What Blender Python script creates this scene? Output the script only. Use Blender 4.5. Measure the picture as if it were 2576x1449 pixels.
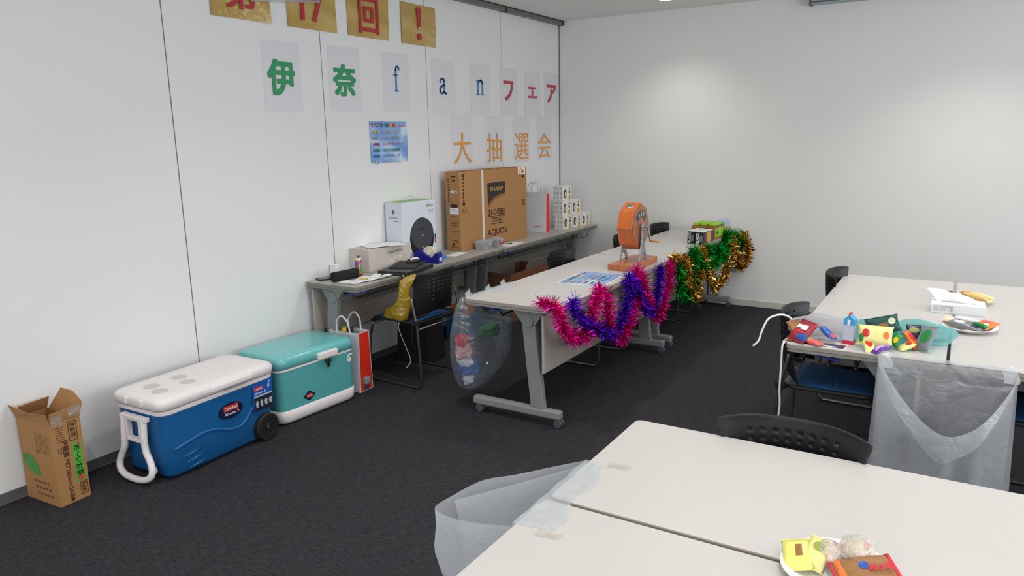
import bpy, bmesh, math, random
from mathutils import Vector, Matrix, noise as mnoise
random.seed(7)
PI = math.pi
scene = bpy.context.scene
COL = scene.collection
for o in list(bpy.data.objects):
    bpy.data.objects.remove(o)

# ------------------------------------------------------------------ camera
cam_d = bpy.data.cameras.new('camera')
cam = bpy.data.objects.new('camera', cam_d)
COL.objects.link(cam)
cam_d.sensor_width = 36.0
cam_d.lens = 36.0 * 1845.54 / 2576.0
cam_d.clip_start = 0.02
_r = Vector((0.8530411, 0.5215317, -0.01804361)); _u = Vector((-0.09138448, 0.18333629, 0.97879348)); _f = Vector((-0.51377988, 0.83330216, -0.20405329))
cam.matrix_world = Matrix(((_r.x, _u.x, -_f.x, 3.6193), (_r.y, _u.y, -_f.y, 0.0), (_r.z, _u.z, -_f.z, 1.61), (0, 0, 0, 1)))
scene.camera = cam

# ------------------------------------------------------------------ world, lights, exposure
scene.view_settings.view_transform = 'Standard'
scene.view_settings.look = 'None'
scene.view_settings.gamma = 1.0
scene.view_settings.use_curve_mapping = False
scene.view_settings.exposure = 0.0
world = bpy.data.worlds.new('room_world'); scene.world = world
world.use_nodes = True
world.node_tree.nodes['Background'].inputs[0].default_value = (0.8, 0.88, 1.0, 1)
world.node_tree.nodes['Background'].inputs[1].default_value = 0.3
LAMP_W = 27.0          # each ceiling downlight
FILL_PANEL_W = 3.0         # each ceiling fill panel, added out of view to lift the ambient light
FILL_PANELS = [(x, y) for x in (2.45, 4.75) for y in (4.6, 2.6, .6, -1.2)]
DAY_W = 78.0
DAY2_W = 112.0           # fill light at the added right-wall window
RX, RY0, RY1, RH = 7.0, -2.6, 6.858, 2.711
def daylight_fill(loc, rot, sx, sy, w):
    l = bpy.data.lights.new('daylight_fill', 'AREA'); l.shape = 'RECTANGLE'; l.size = sx; l.size_y = sy
    l.energy = w; l.color = (0.96, 0.98, 1.0)
    o = bpy.data.objects.new('daylight_fill', l); o.location = loc; o.rotation_euler = rot; COL.objects.link(o)
    o['kind'] = 'helper'
daylight_fill((3.2, RY0 + 0.03, 1.55), (PI / 2, 0, 0), 4.6, 1.7, DAY_W)
daylight_fill((RX - 0.03, 3.1, 1.65), (PI / 2, 0, PI / 2), 5.0, 1.5, DAY2_W)  # side fill, added to brighten the left wall and ceiling
LAMPS = [(1.33, 6.27), (3.62, 5.92), (5.9, 5.92)] + [(x, y) for x in (1.33, 3.62, 5.9) for y in (4.4, 2.7, .9, -.9)]

# ------------------------------------------------------------------ materials
def lin(c):
    return tuple(((v / 255.0) / 12.92 if v / 255.0 <= 0.04045 else ((v / 255.0 + 0.055) / 1.055) ** 2.4) for v in c)
_M = {}
def mat(name, rgb, rough=0.5, metal=0.0, spec=0.5, noise=0.0, nscale=20.0, bump=0.0, bscale=60.0, coat=0.0, coat_r=0.05, alpha=1.0, trans=0.0, ior=1.45, emit=None):
    if name in _M: return _M[name]
    m = bpy.data.materials.new(name); m.use_nodes = True; _M[name] = m
    nt = m.node_tree; b = nt.nodes['Principled BSDF']; L = nt.links
    c = lin(rgb) + (1,)
    b.inputs['Base Color'].default_value = c
    b.inputs['Roughness'].default_value = rough
    b.inputs['Metallic'].default_value = metal
    b.inputs['Specular IOR Level'].default_value = spec
    b.inputs['IOR'].default_value = ior
    b.inputs['Coat Weight'].default_value = coat
    b.inputs['Coat Roughness'].default_value = coat_r
    b.inputs['Alpha'].default_value = alpha
    b.inputs['Transmission Weight'].default_value = trans
    if emit:
        b.inputs['Emission Color'].default_value = lin(emit[0]) + (1,); b.inputs['Emission Strength'].default_value = emit[1]
    tc = nt.nodes.new('ShaderNodeTexCoord')
    n = nt.nodes.new('ShaderNodeTexNoise'); n.inputs['Scale'].default_value = nscale; n.inputs['Detail'].default_value = 4
    L.new(tc.outputs['Object'], n.inputs['Vector'])
    k = max(noise, 0.012)
    mx = nt.nodes.new('ShaderNodeMix'); mx.data_type = 'RGBA'
    mx.inputs['A'].default_value = tuple(v * (1 - k) for v in c[:3]) + (1,)
    mx.inputs['B'].default_value = tuple(min(1, v * (1 + k)) for v in c[:3]) + (1,)
    L.new(n.outputs['Fac'], mx.inputs['Factor']); L.new(mx.outputs['Result'], b.inputs['Base Color'])
    if bump:
        n2 = nt.nodes.new('ShaderNodeTexNoise'); n2.inputs['Scale'].default_value = bscale; n2.inputs['Detail'].default_value = 3
        L.new(tc.outputs['Object'], n2.inputs['Vector'])
        bp = nt.nodes.new('ShaderNodeBump'); bp.inputs['Strength'].default_value = bump; bp.inputs['Distance'].default_value = 0.01
        L.new(n2.outputs['Fac'], bp.inputs['Height'])
        L.new(bp.outputs['Normal'], b.inputs['Normal'])
        if coat: L.new(bp.outputs['Normal'], b.inputs['Coat Normal'])
    return m
def film(name, rgb, see=0.5, gloss=0.15, rough=0.25, bump=0.4, bscale=9.0):
    """thin plastic film: part see-through, part milky, with a sheen"""
    if name in _M: return _M[name]
    m = bpy.data.materials.new(name); m.use_nodes = True; _M[name] = m
    nt = m.node_tree; N = nt.nodes; L = nt.links
    N.remove(N['Principled BSDF']); out = N['Material Output']
    c = lin(rgb) + (1,)
    tr = N.new('ShaderNodeBsdfTransparent'); df = N.new('ShaderNodeBsdfDiffuse'); tl = N.new('ShaderNodeBsdfTranslucent'); gl = N.new('ShaderNodeBsdfGlossy')
    tr.inputs[0].default_value = tuple(0.5 + 0.5 * v for v in c[:3]) + (1,)
    for s in (df, tl): s.inputs[0].default_value = c
    gl.inputs['Roughness'].default_value = rough
    tc = N.new('ShaderNodeTexCoord'); n = N.new('ShaderNodeTexNoise'); n.inputs['Scale'].default_value = bscale; n.inputs['Detail'].default_value = 5; n.inputs['Distortion'].default_value = 1.2
    L.new(tc.outputs['Object'], n.inputs['Vector'])
    bp = N.new('ShaderNodeBump'); bp.inputs['Strength'].default_value = bump; bp.inputs['Distance'].default_value = 0.02
    L.new(n.outputs['Fac'], bp.inputs['Height'])
    for s in (df, gl): L.new(bp.outputs['Normal'], s.inputs['Normal'])
    a = N.new('ShaderNodeMixShader'); a.inputs[0].default_value = 0.5; L.new(df.outputs[0], a.inputs[1]); L.new(tl.outputs[0], a.inputs[2])
    b = N.new('ShaderNodeMixShader'); b.inputs[0].default_value = 1 - see; L.new(tr.outputs[0], b.inputs[1]); L.new(a.outputs[0], b.inputs[2])
    d = N.new('ShaderNodeMixShader'); d.inputs[0].default_value = gloss; L.new(b.outputs[0], d.inputs[1]); L.new(gl.outputs[0], d.inputs[2])
    L.new(d.outputs[0], out.inputs['Surface'])
    return m
def ramp_mat(name, stops, scale=3.0, rough=0.5, coat=0.0, stretch=(1, 1, 1), detail=5.0, metal=0.0, wave=False, bump=0.0, distort=0.0, coat_r=0.04, bscale=14.0):
    if name in _M: return _M[name]
    m = bpy.data.materials.new(name); m.use_nodes = True; _M[name] = m
    nt = m.node_tree; N = nt.nodes; L = nt.links; b = N['Principled BSDF']
    b.inputs['Roughness'].default_value = rough; b.inputs['Coat Weight'].default_value = coat; b.inputs['Coat Roughness'].default_value = coat_r; b.inputs['Metallic'].default_value = metal
    tc = N.new('ShaderNodeTexCoord'); mp = N.new('ShaderNodeMapping'); mp.inputs['Scale'].default_value = stretch
    L.new(tc.outputs['Object'], mp.inputs[0])
    n = N.new('ShaderNodeTexWave' if wave else 'ShaderNodeTexNoise'); n.inputs['Scale'].default_value = scale; n.inputs['Detail'].default_value = detail
    n.inputs['Distortion'].default_value = distort
    L.new(mp.outputs[0], n.inputs['Vector'])
    r = N.new('ShaderNodeValToRGB'); el = r.color_ramp.elements
    for i, (p, c) in enumerate(stops):
        e = el[i] if i < 2 else el.new(p)
        e.position = p; e.color = lin(c) + (1,)
    L.new(n.outputs['Fac'], r.inputs[0]); L.new(r.outputs[0], b.inputs['Base Color'])
    if bump:
        n2 = N.new('ShaderNodeTexNoise'); n2.inputs['Scale'].default_value = bscale; n2.inputs['Detail'].default_value = 2; n2.inputs['Distortion'].default_value = .6
        L.new(tc.outputs['Object'], n2.inputs['Vector'])
        bp = N.new('ShaderNodeBump'); bp.inputs['Strength'].default_value = bump; bp.inputs['Distance'].default_value = 0.01
        L.new(n2.outputs['Fac'], bp.inputs['Height']); L.new(bp.outputs['Normal'], b.inputs['Normal']); L.new(bp.outputs['Normal'], b.inputs['Coat Normal'])
    return m
WALL = mat('wall_paint', (228, 229, 230), 0.55, noise=0.012, nscale=2)
WALLF = mat('wall_paper_far', (230, 230, 228), 0.85, noise=0.012, nscale=3, bump=0.05, bscale=300)
SEAM = mat('seam_grey', (120, 122, 126), 0.6)
CEIL = mat('ceiling_paint', (234, 234, 232), 0.9, bump=0.04, bscale=250)
ALU = mat('aluminium_rail', (126, 126, 124), 0.45, 0.6, bump=0.05, bscale=200)
BLACK = mat('black_plastic', (22, 23, 26), 0.42, bump=0.03, bscale=500)
BLACKM = mat('matte_black', (16, 16, 18), 0.7)
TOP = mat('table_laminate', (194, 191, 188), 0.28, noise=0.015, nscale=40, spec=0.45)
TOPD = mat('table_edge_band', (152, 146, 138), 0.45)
STEELG = mat('grey_painted_steel', (134, 136, 136), 0.45, spec=0.4)
PANELG = mat('panel_greige', (168, 162, 154), 0.5)
CHROME = mat('chrome_tube', (200, 200, 202), 0.22, 1.0)
GUN = mat('gunmetal_tube', (120, 118, 116), 0.32, 0.9)
RUBBER = mat('rubber_grey', (74, 80, 88), 0.55)
BLUELEV = mat('blue_lever', (38, 66, 150), 0.35)
SEATBLUE = mat('seat_fabric_blue', (34, 86, 138), 0.85, noise=0.15, nscale=300, bump=0.15, bscale=700)
PAPER = mat('paper_white', (236, 237, 240), 0.6)
LAMI = mat('laminated_white', (220, 220, 226), 0.3, coat=1.0, coat_r=0.12, bump=0.06, bscale=7)
CARD = mat('cardboard', (166, 122, 76), 0.75, noise=0.06, nscale=30)
CARDD = mat('cardboard_print', (72, 42, 24), 0.75)
WHITEP = mat('white_plastic', (226, 222, 222), 0.38)
CLEAR = film('clear_plastic', (238, 242, 246), 0.62, 0.2, 0.08, 0.25, 30)
WRAP = film('clear_wrapper', (250, 248, 244), 0.72, 0.3, 0.06, 0.9, 60)
BAGW = film('milky_bag_film', (234, 238, 243), 0.52, 0.10, 0.28, 0.5, 10)
BAGC = film('clear_bag_film', (206, 214, 222), 0.80, 0.12, 0.2, 0.6, 12)

# ------------------------------------------------------------------ helpers
class MB:
    def __init__(s): s.bm = bmesh.new()
    def box(s, c, d, rz=0.0, mi=0, rot=None):
        M = Matrix.Translation(c) @ (rot.to_4x4() if rot else Matrix.Rotation(rz, 4, 'Z')) @ Matrix.Diagonal((d[0], d[1], d[2], 1))
        r = bmesh.ops.create_cube(s.bm, size=1, matrix=M)
        for f in {f for v in r['verts'] for f in v.link_faces}: f.material_index = mi
        return s
    def cyl(s, a, b, r, r2=None, seg=16, mi=0, cap=True):
        a, b = Vector(a), Vector(b); d = b - a; L = d.length
        M = Matrix.Translation((a + b) / 2) @ d.to_track_quat('Z', 'Y').to_matrix().to_4x4()
        q = bmesh.ops.create_cone(s.bm, cap_ends=cap, segments=seg, radius1=r, radius2=r if r2 is None else r2, depth=L, matrix=M)
        for f in {f for v in q['verts'] for f in v.link_faces}: f.material_index = mi
        return s
    def tube(s, pts, r, seg=10, mi=0, closed=False, flat=None):
        pts = [Vector(p) for p in pts]; n = len(pts); rings = []; up = None
        for i, p in enumerate(pts):
            a = pts[(i - 1) % n] if (closed or i > 0) else p; b = pts[(i + 1) % n] if (closed or i < n - 1) else p
            t = (b - a)
            if t.length < 1e-9: t = Vector((0, 0, 1))
            t.normalize()
            if up is None:
                up = t.orthogonal().normalized()
            up = (up - t * up.dot(t))
            if up.length < 1e-6: up = t.orthogonal()
            up.normalize(); sd = t.cross(up)
            rr = r[i] if isinstance(r, (list, tuple)) else r
            rings.append([s.bm.verts.new(p + (up * math.cos(2 * PI * k / seg) + sd * math.sin(2 * PI * k / seg)) * rr) for k in range(seg)])
        m = n if closed else n - 1
        for i in range(m):
            A, B = rings[i], rings[(i + 1) % n]
            for k in range(seg):
                f = s.bm.faces.new((A[k], A[(k + 1) % seg], B[(k + 1) % seg], B[k])); f.material_index = mi; f.smooth = True
        if not closed:
            for R_, rev in ((rings[0], True), (rings[-1], False)):
                f = s.bm.faces.new(R_[::-1] if rev else R_); f.material_index = mi
        return s
    def loft(s, rings, mi=0, cap=True, smooth=True):
        """rings: list of lists of points"""
        V = [[s.bm.verts.new(p) for p in R_] for R_ in rings]; n = len(V[0])
        for A, B in zip(V, V[1:]):
            for k in range(n):
                f = s.bm.faces.new((A[k], A[(k + 1) % n], B[(k + 1) % n], B[k])); f.material_index = mi; f.smooth = smooth
        if cap:
            f = s.bm.faces.new(V[0][::-1]); f.material_index = mi
            f = s.bm.faces.new(V[-1]); f.material_index = mi
        return s
    def lathe(s, prof, c=(0, 0, 0), seg=32, mi=0):
        rings = [[(c[0] + r * math.cos(2 * PI * k / seg), c[1] + r * math.sin(2 * PI * k / seg), c[2] + z) for k in range(seg)] for r, z in prof]
        return s.loft(rings, mi)
    def prism(s, poly, h0, h1, mi=0, mi_side=None, ax='Z'):
        def P(p, h): return (p[0], p[1], h) if ax == 'Z' else ((h, p[0], p[1]) if ax == 'X' else (p[0], h, p[1]))
        a = [s.bm.verts.new(P(p, h0)) for p in poly]; b = [s.bm.verts.new(P(p, h1)) for p in poly]; n = len(poly)
        f1 = s.bm.faces.new(a[::-1]); f2 = s.bm.faces.new(b); f1.material_index = mi; f2.material_index = mi
        for k in range(n):
            f = s.bm.faces.new((a[k], a[(k + 1) % n], b[(k + 1) % n], b[k])); f.material_index = mi if mi_side is None else mi_side
        return s
    def grid(s, fn, nu, nv, mi=0, skip=None, smooth=True):
        V = [[s.bm.verts.new(fn(i / nu, j / nv)) for j in range(nv + 1)] for i in range(nu + 1)]
        for i in range(nu):
            for j in range(nv):
                if skip and skip(i, j): continue
                f = s.bm.faces.new((V[i][j], V[i + 1][j], V[i + 1][j + 1], V[i][j + 1])); f.material_index = mi; f.smooth = smooth
        return s
    def poly(s, pts, mi=0):
        f = s.bm.faces.new([s.bm.verts.new(p) for p in pts]); f.material_index = mi; return s
    def build(s, name, mats, parent=None, loc=None, rot=None, bevel=0.0, seg=2, smooth=False, subsurf=0, solid=0.0, normals=True):
        if normals: bmesh.ops.recalc_face_normals(s.bm, faces=s.bm.faces)
        me = bpy.data.meshes.new(name); s.bm.to_mesh(me); s.bm.free()
        if not isinstance(mats, (list, tuple)): mats = [mats]
        for m in mats: me.materials.append(m)
        if smooth:
            for p in me.polygons: p.use_smooth = True
        o = bpy.data.objects.new(name, me); COL.objects.link(o)
        if parent is not None: o.parent = parent
        if loc is not None: o.location = loc
        if rot is not None: o.rotation_euler = rot
        if solid:
            k = o.modifiers.new('solid', 'SOLIDIFY'); k.thickness = solid; k.offset = 0
        if bevel:
            k = o.modifiers.new('bevel', 'BEVEL'); k.width = bevel; k.segments = seg; k.limit_method = 'ANGLE'; k.angle_limit = math.radians(40)
        if subsurf:
            k = o.modifiers.new('sub', 'SUBSURF'); k.levels = subsurf; k.render_levels = subsurf
        return o
def tag(o, label, cat, group=None):
    o['label'] = label; o['category'] = cat
    if group: o['group'] = group
    return o
def thing(name, label, cat, loc=(0, 0, 0), rz=0.0, group=None):
    o = bpy.data.objects.new(name, None); o.empty_display_size = 0.05; COL.objects.link(o)
    o.location = loc; o.rotation_euler = (0, 0, rz)
    return tag(o, label, cat, group)
def struct(o):
    o['kind'] = 'structure'; return o
def dup(root, loc, rz, label=None, group=None):
    def cp(o, par):
        c = o.copy(); COL.objects.link(c)
        if par is not None: c.parent = par
        for ch in o.children: cp(ch, c)
        return c
    r = cp(root, None); r.location = loc; r.rotation_euler = (0, 0, rz)
    if label: r['label'] = label
    if group: r['group'] = group
    return r
def rrect(x0, y0, x1, y1, r, n=6):
    out = []
    for cx, cy, a0 in ((x1 - r, y1 - r, 0), (x0 + r, y1 - r, 90), (x0 + r, y0 + r, 180), (x1 - r, y0 + r, 270)):
        for k in range(n + 1):
            a = math.radians(a0 + 90.0 * k / n); out.append((cx + r * math.cos(a), cy + r * math.sin(a)))
    return out
def smooth_path(pts, n=8):
    P = [Vector(p) for p in pts]; out = []
    for i in range(len(P) - 1):
        p0, p1, p2, p3 = P[max(i - 1, 0)], P[i], P[i + 1], P[min(i + 2, len(P) - 1)]
        for k in range(n):
            t = k / n
            out.append(0.5 * ((2 * p1) + (p2 - p0) * t + (2 * p0 - 5 * p1 + 4 * p2 - p3) * t * t + (3 * p1 - p0 - 3 * p2 + p3) * t ** 3))
    out.append(P[-1]); return out
_TX = {}
def text_geo(body, bold):
    k = (body, bold)
    if k not in _TX:
        cu = bpy.data.curves.new('glyph', 'FONT'); cu.body = body; cu.size = 1; cu.offset = bold; cu.resolution_u = 3; cu.align_x = 'CENTER'
        ob = bpy.data.objects.new('glyph', cu); COL.objects.link(ob)
        bpy.context.view_layer.update()
        me = bpy.data.meshes.new_from_object(ob.evaluated_get(bpy.context.evaluated_depsgraph_get()))
        vs = [(v.co.x, v.co.y) for v in me.vertices]; fs = [tuple(p.vertices) for p in me.polygons]
        bpy.data.objects.remove(ob); bpy.data.curves.remove(cu); bpy.data.meshes.remove(me)
        x0 = min(v[0] for v in vs); x1 = max(v[0] for v in vs); y0 = min(v[1] for v in vs); y1 = max(v[1] for v in vs)
        _TX[k] = ([((v[0] - (x0 + x1) / 2) / max(x1 - x0, 1e-6), (v[1] - (y0 + y1) / 2) / max(y1 - y0, 1e-6)) for v in vs], fs, (x1 - x0) / max(y1 - y0, 1e-6))
    return _TX[k]
def text(name, body, w, h, m, parent, org, right=(0, 1, 0), up=(0, 0, 1), bold=0.0, lift=0.0012, shear=0.0):
    vs, fs, asp = text_geo(body, 0.0)
    if h is None: h = w / asp
    if w is None: w = h * asp
    o_, r_, u_ = Vector(org), Vector(right).normalized(), Vector(up).normalized(); n_ = r_.cross(u_)
    mb = MB(); B = bold * h * .9
    for q, (sx, sy) in enumerate(((0, 0), (B, B), (-B, B), (B, -B), (-B, -B), (B, 0), (-B, 0), (0, B), (0, -B)) if bold > 0 and len(vs) < 900 else ((0, 0),)):
        V = [mb.bm.verts.new(o_ + r_ * (x * (w - 2 * B) + shear * y * h + sx) + u_ * (y * (h - 2 * B) + sy) + n_ * (lift + q * .00004)) for x, y in vs]
        for f in fs:
            try: mb.bm.faces.new([V[i] for i in f])
            except ValueError: pass
    return mb.build(name, m, parent, normals=False)
def patch(mb, pts, org, right, up, lift=0.001, mi=0):
    o_, r_, u_ = Vector(org), Vector(right).normalized(), Vector(up).normalized(); n_ = r_.cross(u_)
    return mb.poly([o_ + r_ * x + u_ * y + n_ * lift for x, y in pts], mi)
def rect(cx, cy, w, h): return [(cx - w / 2, cy - h / 2), (cx + w / 2, cy - h / 2), (cx + w / 2, cy + h / 2), (cx - w / 2, cy + h / 2)]
def ell(cx, cy, a, b, n=28): return [(cx + a * math.cos(2 * PI * k / n), cy + b * math.sin(2 * PI * k / n)) for k in range(n)]
XF, XU = (0, 1, 0), (0, 0, 1)      # right / up on a face that looks along +x
YF, YU = (1, 0, 0), (0, 0, 1)      # right / up on a face that looks along -y
FX, FY = XF, YF

# ------------------------------------------------------------------ room shell
def carpet():
    m = bpy.data.materials.new('carpet'); m.use_nodes = True; nt = m.node_tree; N = nt.nodes; L = nt.links; b = N['Principled BSDF']
    b.inputs['Roughness'].default_value = 0.95; b.inputs['Specular IOR Level'].default_value = 0.15
    tc = N.new('ShaderNodeTexCoord'); mp = N.new('ShaderNodeMapping'); mp.inputs['Scale'].default_value = (22, 190, 1); L.new(tc.outputs['Object'], mp.inputs[0])
    n = N.new('ShaderNodeTexNoise'); n.inputs['Scale'].default_value = 1.0; n.inputs['Detail'].default_value = 5; L.new(mp.outputs[0], n.inputs['Vector'])
    r = N.new('ShaderNodeValToRGB'); e = r.color_ramp.elements
    e[0].position = .3; e[0].color = lin((36, 36, 39)) + (1,); e[1].position = .72; e[1].color = lin((66, 65, 70)) + (1,)
    L.new(n.outputs['Fac'], r.inputs[0])
    n3 = N.new('ShaderNodeTexNoise'); n3.inputs['Scale'].default_value = 60; L.new(tc.outputs['Object'], n3.inputs['Vector'])
    mx = N.new('ShaderNodeMix'); mx.data_type = 'RGBA'; mx.blend_type = 'MULTIPLY'; mx.inputs['Factor'].default_value = .35
    L.new(r.outputs[0], mx.inputs['A']); L.new(n3.outputs['Color'], mx.inputs['B']); L.new(mx.outputs['Result'], b.inputs['Base Color'])
    bp = N.new('ShaderNodeBump'); bp.inputs['Strength'].default_value = .5; bp.inputs['Distance'].default_value = .004
    L.new(n.outputs['Fac'], bp.inputs['Height']); L.new(bp.outputs['Normal'], b.inputs['Normal'])
    return m
CARPET = carpet()
struct(MB().box((RX / 2, (RY0 + RY1) / 2, -0.05), (RX + .4, RY1 - RY0 + .4, .1)).build('floor', CARPET))
struct(MB().box((RX / 2, (RY0 + RY1) / 2, RH + .05), (RX + .4, RY1 - RY0 + .4, .1)).build('ceiling', CEIL))
mb = MB(); seams = [5.763, 4.673, 3.577, 2.473, 1.377, .28, -.816, -1.912]
edges = [RY1 + .1] + seams + [RY0 - .1]
for a, b in zip(edges, edges[1:]):
    mb.box((-.05, (a + b) / 2, RH / 2), (.1, a - b - .007, RH))
mb.box((-.055, (RY0 + RY1) / 2, RH / 2), (.1, RY1 - RY0, RH - .01), mi=1)
struct(mb.build('wall_left', [WALL, SEAM], bevel=.002, seg=1))
struct(MB().box((RX / 2, RY1 + .05, RH / 2), (RX + .2, .1, RH)).build('wall_far', WALLF))
mb = MB(); L0, L1, Z0, Z1 = .55, 5.65, .88, 2.42
mb.box((RX + .05, (RY0 + RY1) / 2, Z0 / 2), (.1, RY1 - RY0, Z0)).box((RX + .05, (RY0 + RY1) / 2, (Z1 + RH) / 2), (.1, RY1 - RY0, RH - Z1)).box((RX + .05, (RY0 + L0) / 2, (Z0 + Z1) / 2), (.1, L0 - RY0, Z1 - Z0)).box((RX + .05, (RY1 + L1) / 2, (Z0 + Z1) / 2), (.1, RY1 - L1, Z1 - Z0))
struct(mb.build('wall_right', WALLF))
struct(MB().box((RX + .06, 3.1, Z0 + .02), (.06, 5.1, .04)).box((RX + .06, 3.1, Z1 - .02), (.06, 5.1, .04)).box((RX + .06, 3.1, 1.65), (.06, .05, 1.5)).box((RX + .06, L0 + .02, 1.65), (.06, .04, 1.5)).box((RX + .06, L1 - .02, 1.65), (.06, .04, 1.5)).build('window_added', ALU))  # made-up window frame, added unseen for the side fill light
mb = MB()
mb.box((RX / 2, RY0 - .05, .35), (RX, .1, .7)); mb.box((RX / 2, RY0 - .05, 2.56), (RX, .1, .3))
mb.box((.4, RY0 - .05, 1.55), (.8, .1, 1.72)); mb.box((6.3, RY0 - .05, 1.55), (1.4, .1, 1.72))
struct(mb.build('wall_back', WALLF))
t = struct(MB().box((3.2, RY0 - .06, .72), (4.8, .06, .04)).box((3.2, RY0 - .06, 2.4), (4.8, .06, .04)).box((.82, RY0 - .06, 1.55), (.04, .06, 1.7)).box((5.58, RY0 - .06, 1.55), (.04, .06, 1.7)).box((3.2, RY0 - .06, 1.55), (.05, .06, 1.7)).build('window_1', ALU))
struct(MB().box((.004, (RY0 + 6.84) / 2, .025), (.008, 6.84 - RY0, .05)).box((.009, (RY0 + 6.84) / 2, .003), (.018, 6.84 - RY0, .006)).build('baseboard_left', mat('baseboard_grey', (92, 92, 98), .5), bevel=.002))
struct(MB().box((RX / 2 + .01, RY1 - .005, .03), (RX - .03, .01, .06)).build('baseboard_far', mat('baseboard_white', (196, 195, 186), .5), bevel=.003))
tr = struct(MB().box((.03, (RY0 + 6.85) / 2, RH - .02), (.06, 6.85 - RY0, .04)).build('trim_1', ALU))
for y in (6.84, 5.763, 3.577, 1.377):
    MB().box((.032, y, RH - .021), (.062, .018, .044)).build('rail_joint', BLACKM, tr)
MB().box((.03, (RY0 + 6.85) / 2, RH - .002), (.075, 6.85 - RY0, .006)).build('rail_gap', BLACKM, tr)
struct(MB().box((.004, RY1 - .004, 1.34), (.008, .008, 2.67)).build('trim_2', mat('corner_bead', (120, 120, 120), .5)))

# ceiling downlights
LENS = mat('lamp_lens', (255, 252, 246), .4, emit=((255, 252, 246), 9.0))
def downlight():
    t = thing('downlight', 'round white recessed ceiling downlight shining above the far wall', 'ceiling light', (0, 0, RH), 0, 'recessed ceiling downlights')
    MB().lathe([(.055, -.001), (.075, -.001), (.078, -.006), (.06, -.010), (.052, -.004), (.055, -.001)], seg=32).build('trim_ring', WHITEP, t, smooth=True)
    MB().lathe([(.001, -.003), (.053, -.003), (.053, -.006), (.001, -.0065)], seg=32).build('lens', LENS, t)
    return t
dl = downlight(); dl.location = (LAMPS[0][0], LAMPS[0][1], RH)
ld = bpy.data.lights.new('downlight_beam', 'SPOT'); ld.energy = LAMP_W; ld.color = (1.0, .955, .90); ld.spot_size = math.radians(118); ld.spot_blend = 1.0; ld.shadow_soft_size = .05
for i, (x, y) in enumerate(LAMPS):
    d = dl if i == 0 else dup(dl, (x, y, RH), 0, 'round white recessed ceiling downlight outside the picture')
    lo = bpy.data.objects.new('beam', ld); COL.objects.link(lo); lo.parent = d; lo.location = (0, 0, -.03)
def panel():  # unseen panel, added for soft overhead fill
    t = thing('fill_panel', 'flat white fill panel added to the ceiling outside the picture', 'ceiling light', (0, 0, RH), 0, 'added ceiling fill panels')
    MB().box((0, .31, -.006), (1.24, .02, .012)).box((0, -.31, -.006), (1.24, .02, .012)).box((.61, 0, -.006), (.02, .6, .012)).box((-.61, 0, -.006), (.02, .6, .012)).build('frame', WHITEP, t)
    MB().box((0, 0, -.003), (1.2, .6, .004)).build('diffuser', mat('fill_panel_diffuser', (250, 250, 248), .5, emit=((255, 250, 242), 1.0)), t)
    return t
pl_ = bpy.data.lights.new('fill_panel_light', 'AREA'); pl_.shape = 'RECTANGLE'; pl_.size = 1.18; pl_.size_y = .58; pl_.energy = FILL_PANEL_W; pl_.color = (1.0, .985, .96)
pn = panel()
for i, (x, y) in enumerate(FILL_PANELS):
    d = pn if i == 0 else dup(pn, (x, y, RH), 0)
    d.location = (x, y, RH)
    lo = bpy.data.objects.new('fill_panel_beam', pl_); COL.objects.link(lo); lo.parent = d; lo.location = (0, 0, -.015)

# projection screen case at the top of the far wall
t = thing('projection_screen', 'pale blue-grey roll-up projection screen case at top of the far wall', 'projector screen', (3.9, RY1 - .05, 2.62))
SCR = mat('screen_case', (168, 180, 188), .45)
MB().box((0, 0, .045), (3.0, .085, .085)).build('case', SCR, t, bevel=.004)
MB().box((-1.508, 0, .043), (.016, .09, .092)).build('end_cap', mat('screen_cap', (92, 100, 102), .5), t, bevel=.002)
MB().box((0, -.046, .018), (2.98, .008, .012)).build('slot', mat('screen_cap', (92, 100, 102), .5), t)

# ------------------------------------------------------------------ sheets on the left wall
RED = mat('ink_red', (176, 30, 48), .4, coat=.6); GREEN = mat('ink_green', (26, 146, 88), .4, coat=.6); BLUE = mat('ink_blue', (40, 128, 200), .4, coat=.6); ORANGE = mat('ink_orange', (224, 154, 52), .4, coat=.6)
REDF = mat('ink_crimson', (186, 40, 62), .4, coat=.6)
GOLD = ramp_mat('gold_print', [(0.0, (148, 112, 44)), (.5, (184, 152, 74)), (1.0, (206, 186, 122))], scale=1.6, rough=.4, coat=1.0, stretch=(1, 1.2, 5), detail=2, bump=.75, coat_r=.05, bscale=11)
def wall_sheet(name, label, cat, yc, zc, w, h, m, group=None, x=.002, rot=0.0, curl=.003):
    mb = MB()
    def fn(u, v):
        return (curl * (mnoise.noise(Vector((u * 2.3 + yc, v * 2.1, zc))) + .6) * (abs(u - .5) * 2) ** 2, (u - .5) * w, (v - .5) * h)
    mb.grid(fn, 12, 12)
    o = mb.build(name, m, None, (x, yc, zc), (rot, 0, 0), normals=False)
    return tag(o, label, cat, group)
g = 'gold laminated sheets in the top row'
for yc, body, w, h, dz, lab in ((2.975, '第', .21, .21, .012, 'gold laminated sheet with a cut-off red character, first of top row'), (3.52, '17', .2, .2, .0, 'gold laminated sheet reading 17 in red, second of top row'), (4.04, '回', .20, .24, .0, 'gold laminated sheet with red double-square character, third of top row'), (4.594, '!', .045, .22, .0, 'gold laminated sheet with a single red exclamation mark')):
    s = wall_sheet('gold_sign', lab, 'sign', yc, 2.432, .415, .292, GOLD, g, curl=.008)
    if body != '!':
        text('character', body, w, h, RED, s, (.009, 0, dz), bold=.016)
    else:
        mb = MB(); patch(mb, [(-.012, -.03), (.012, -.03), (.028, .11), (.02, .125), (-.02, .125), (-.028, .11)], (.009, 0, 0), XF, XU); patch(mb, ell(0, -.085, .026, .026), (.009, 0, 0), XF, XU)
        mb.build('character', RED, s)
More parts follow.
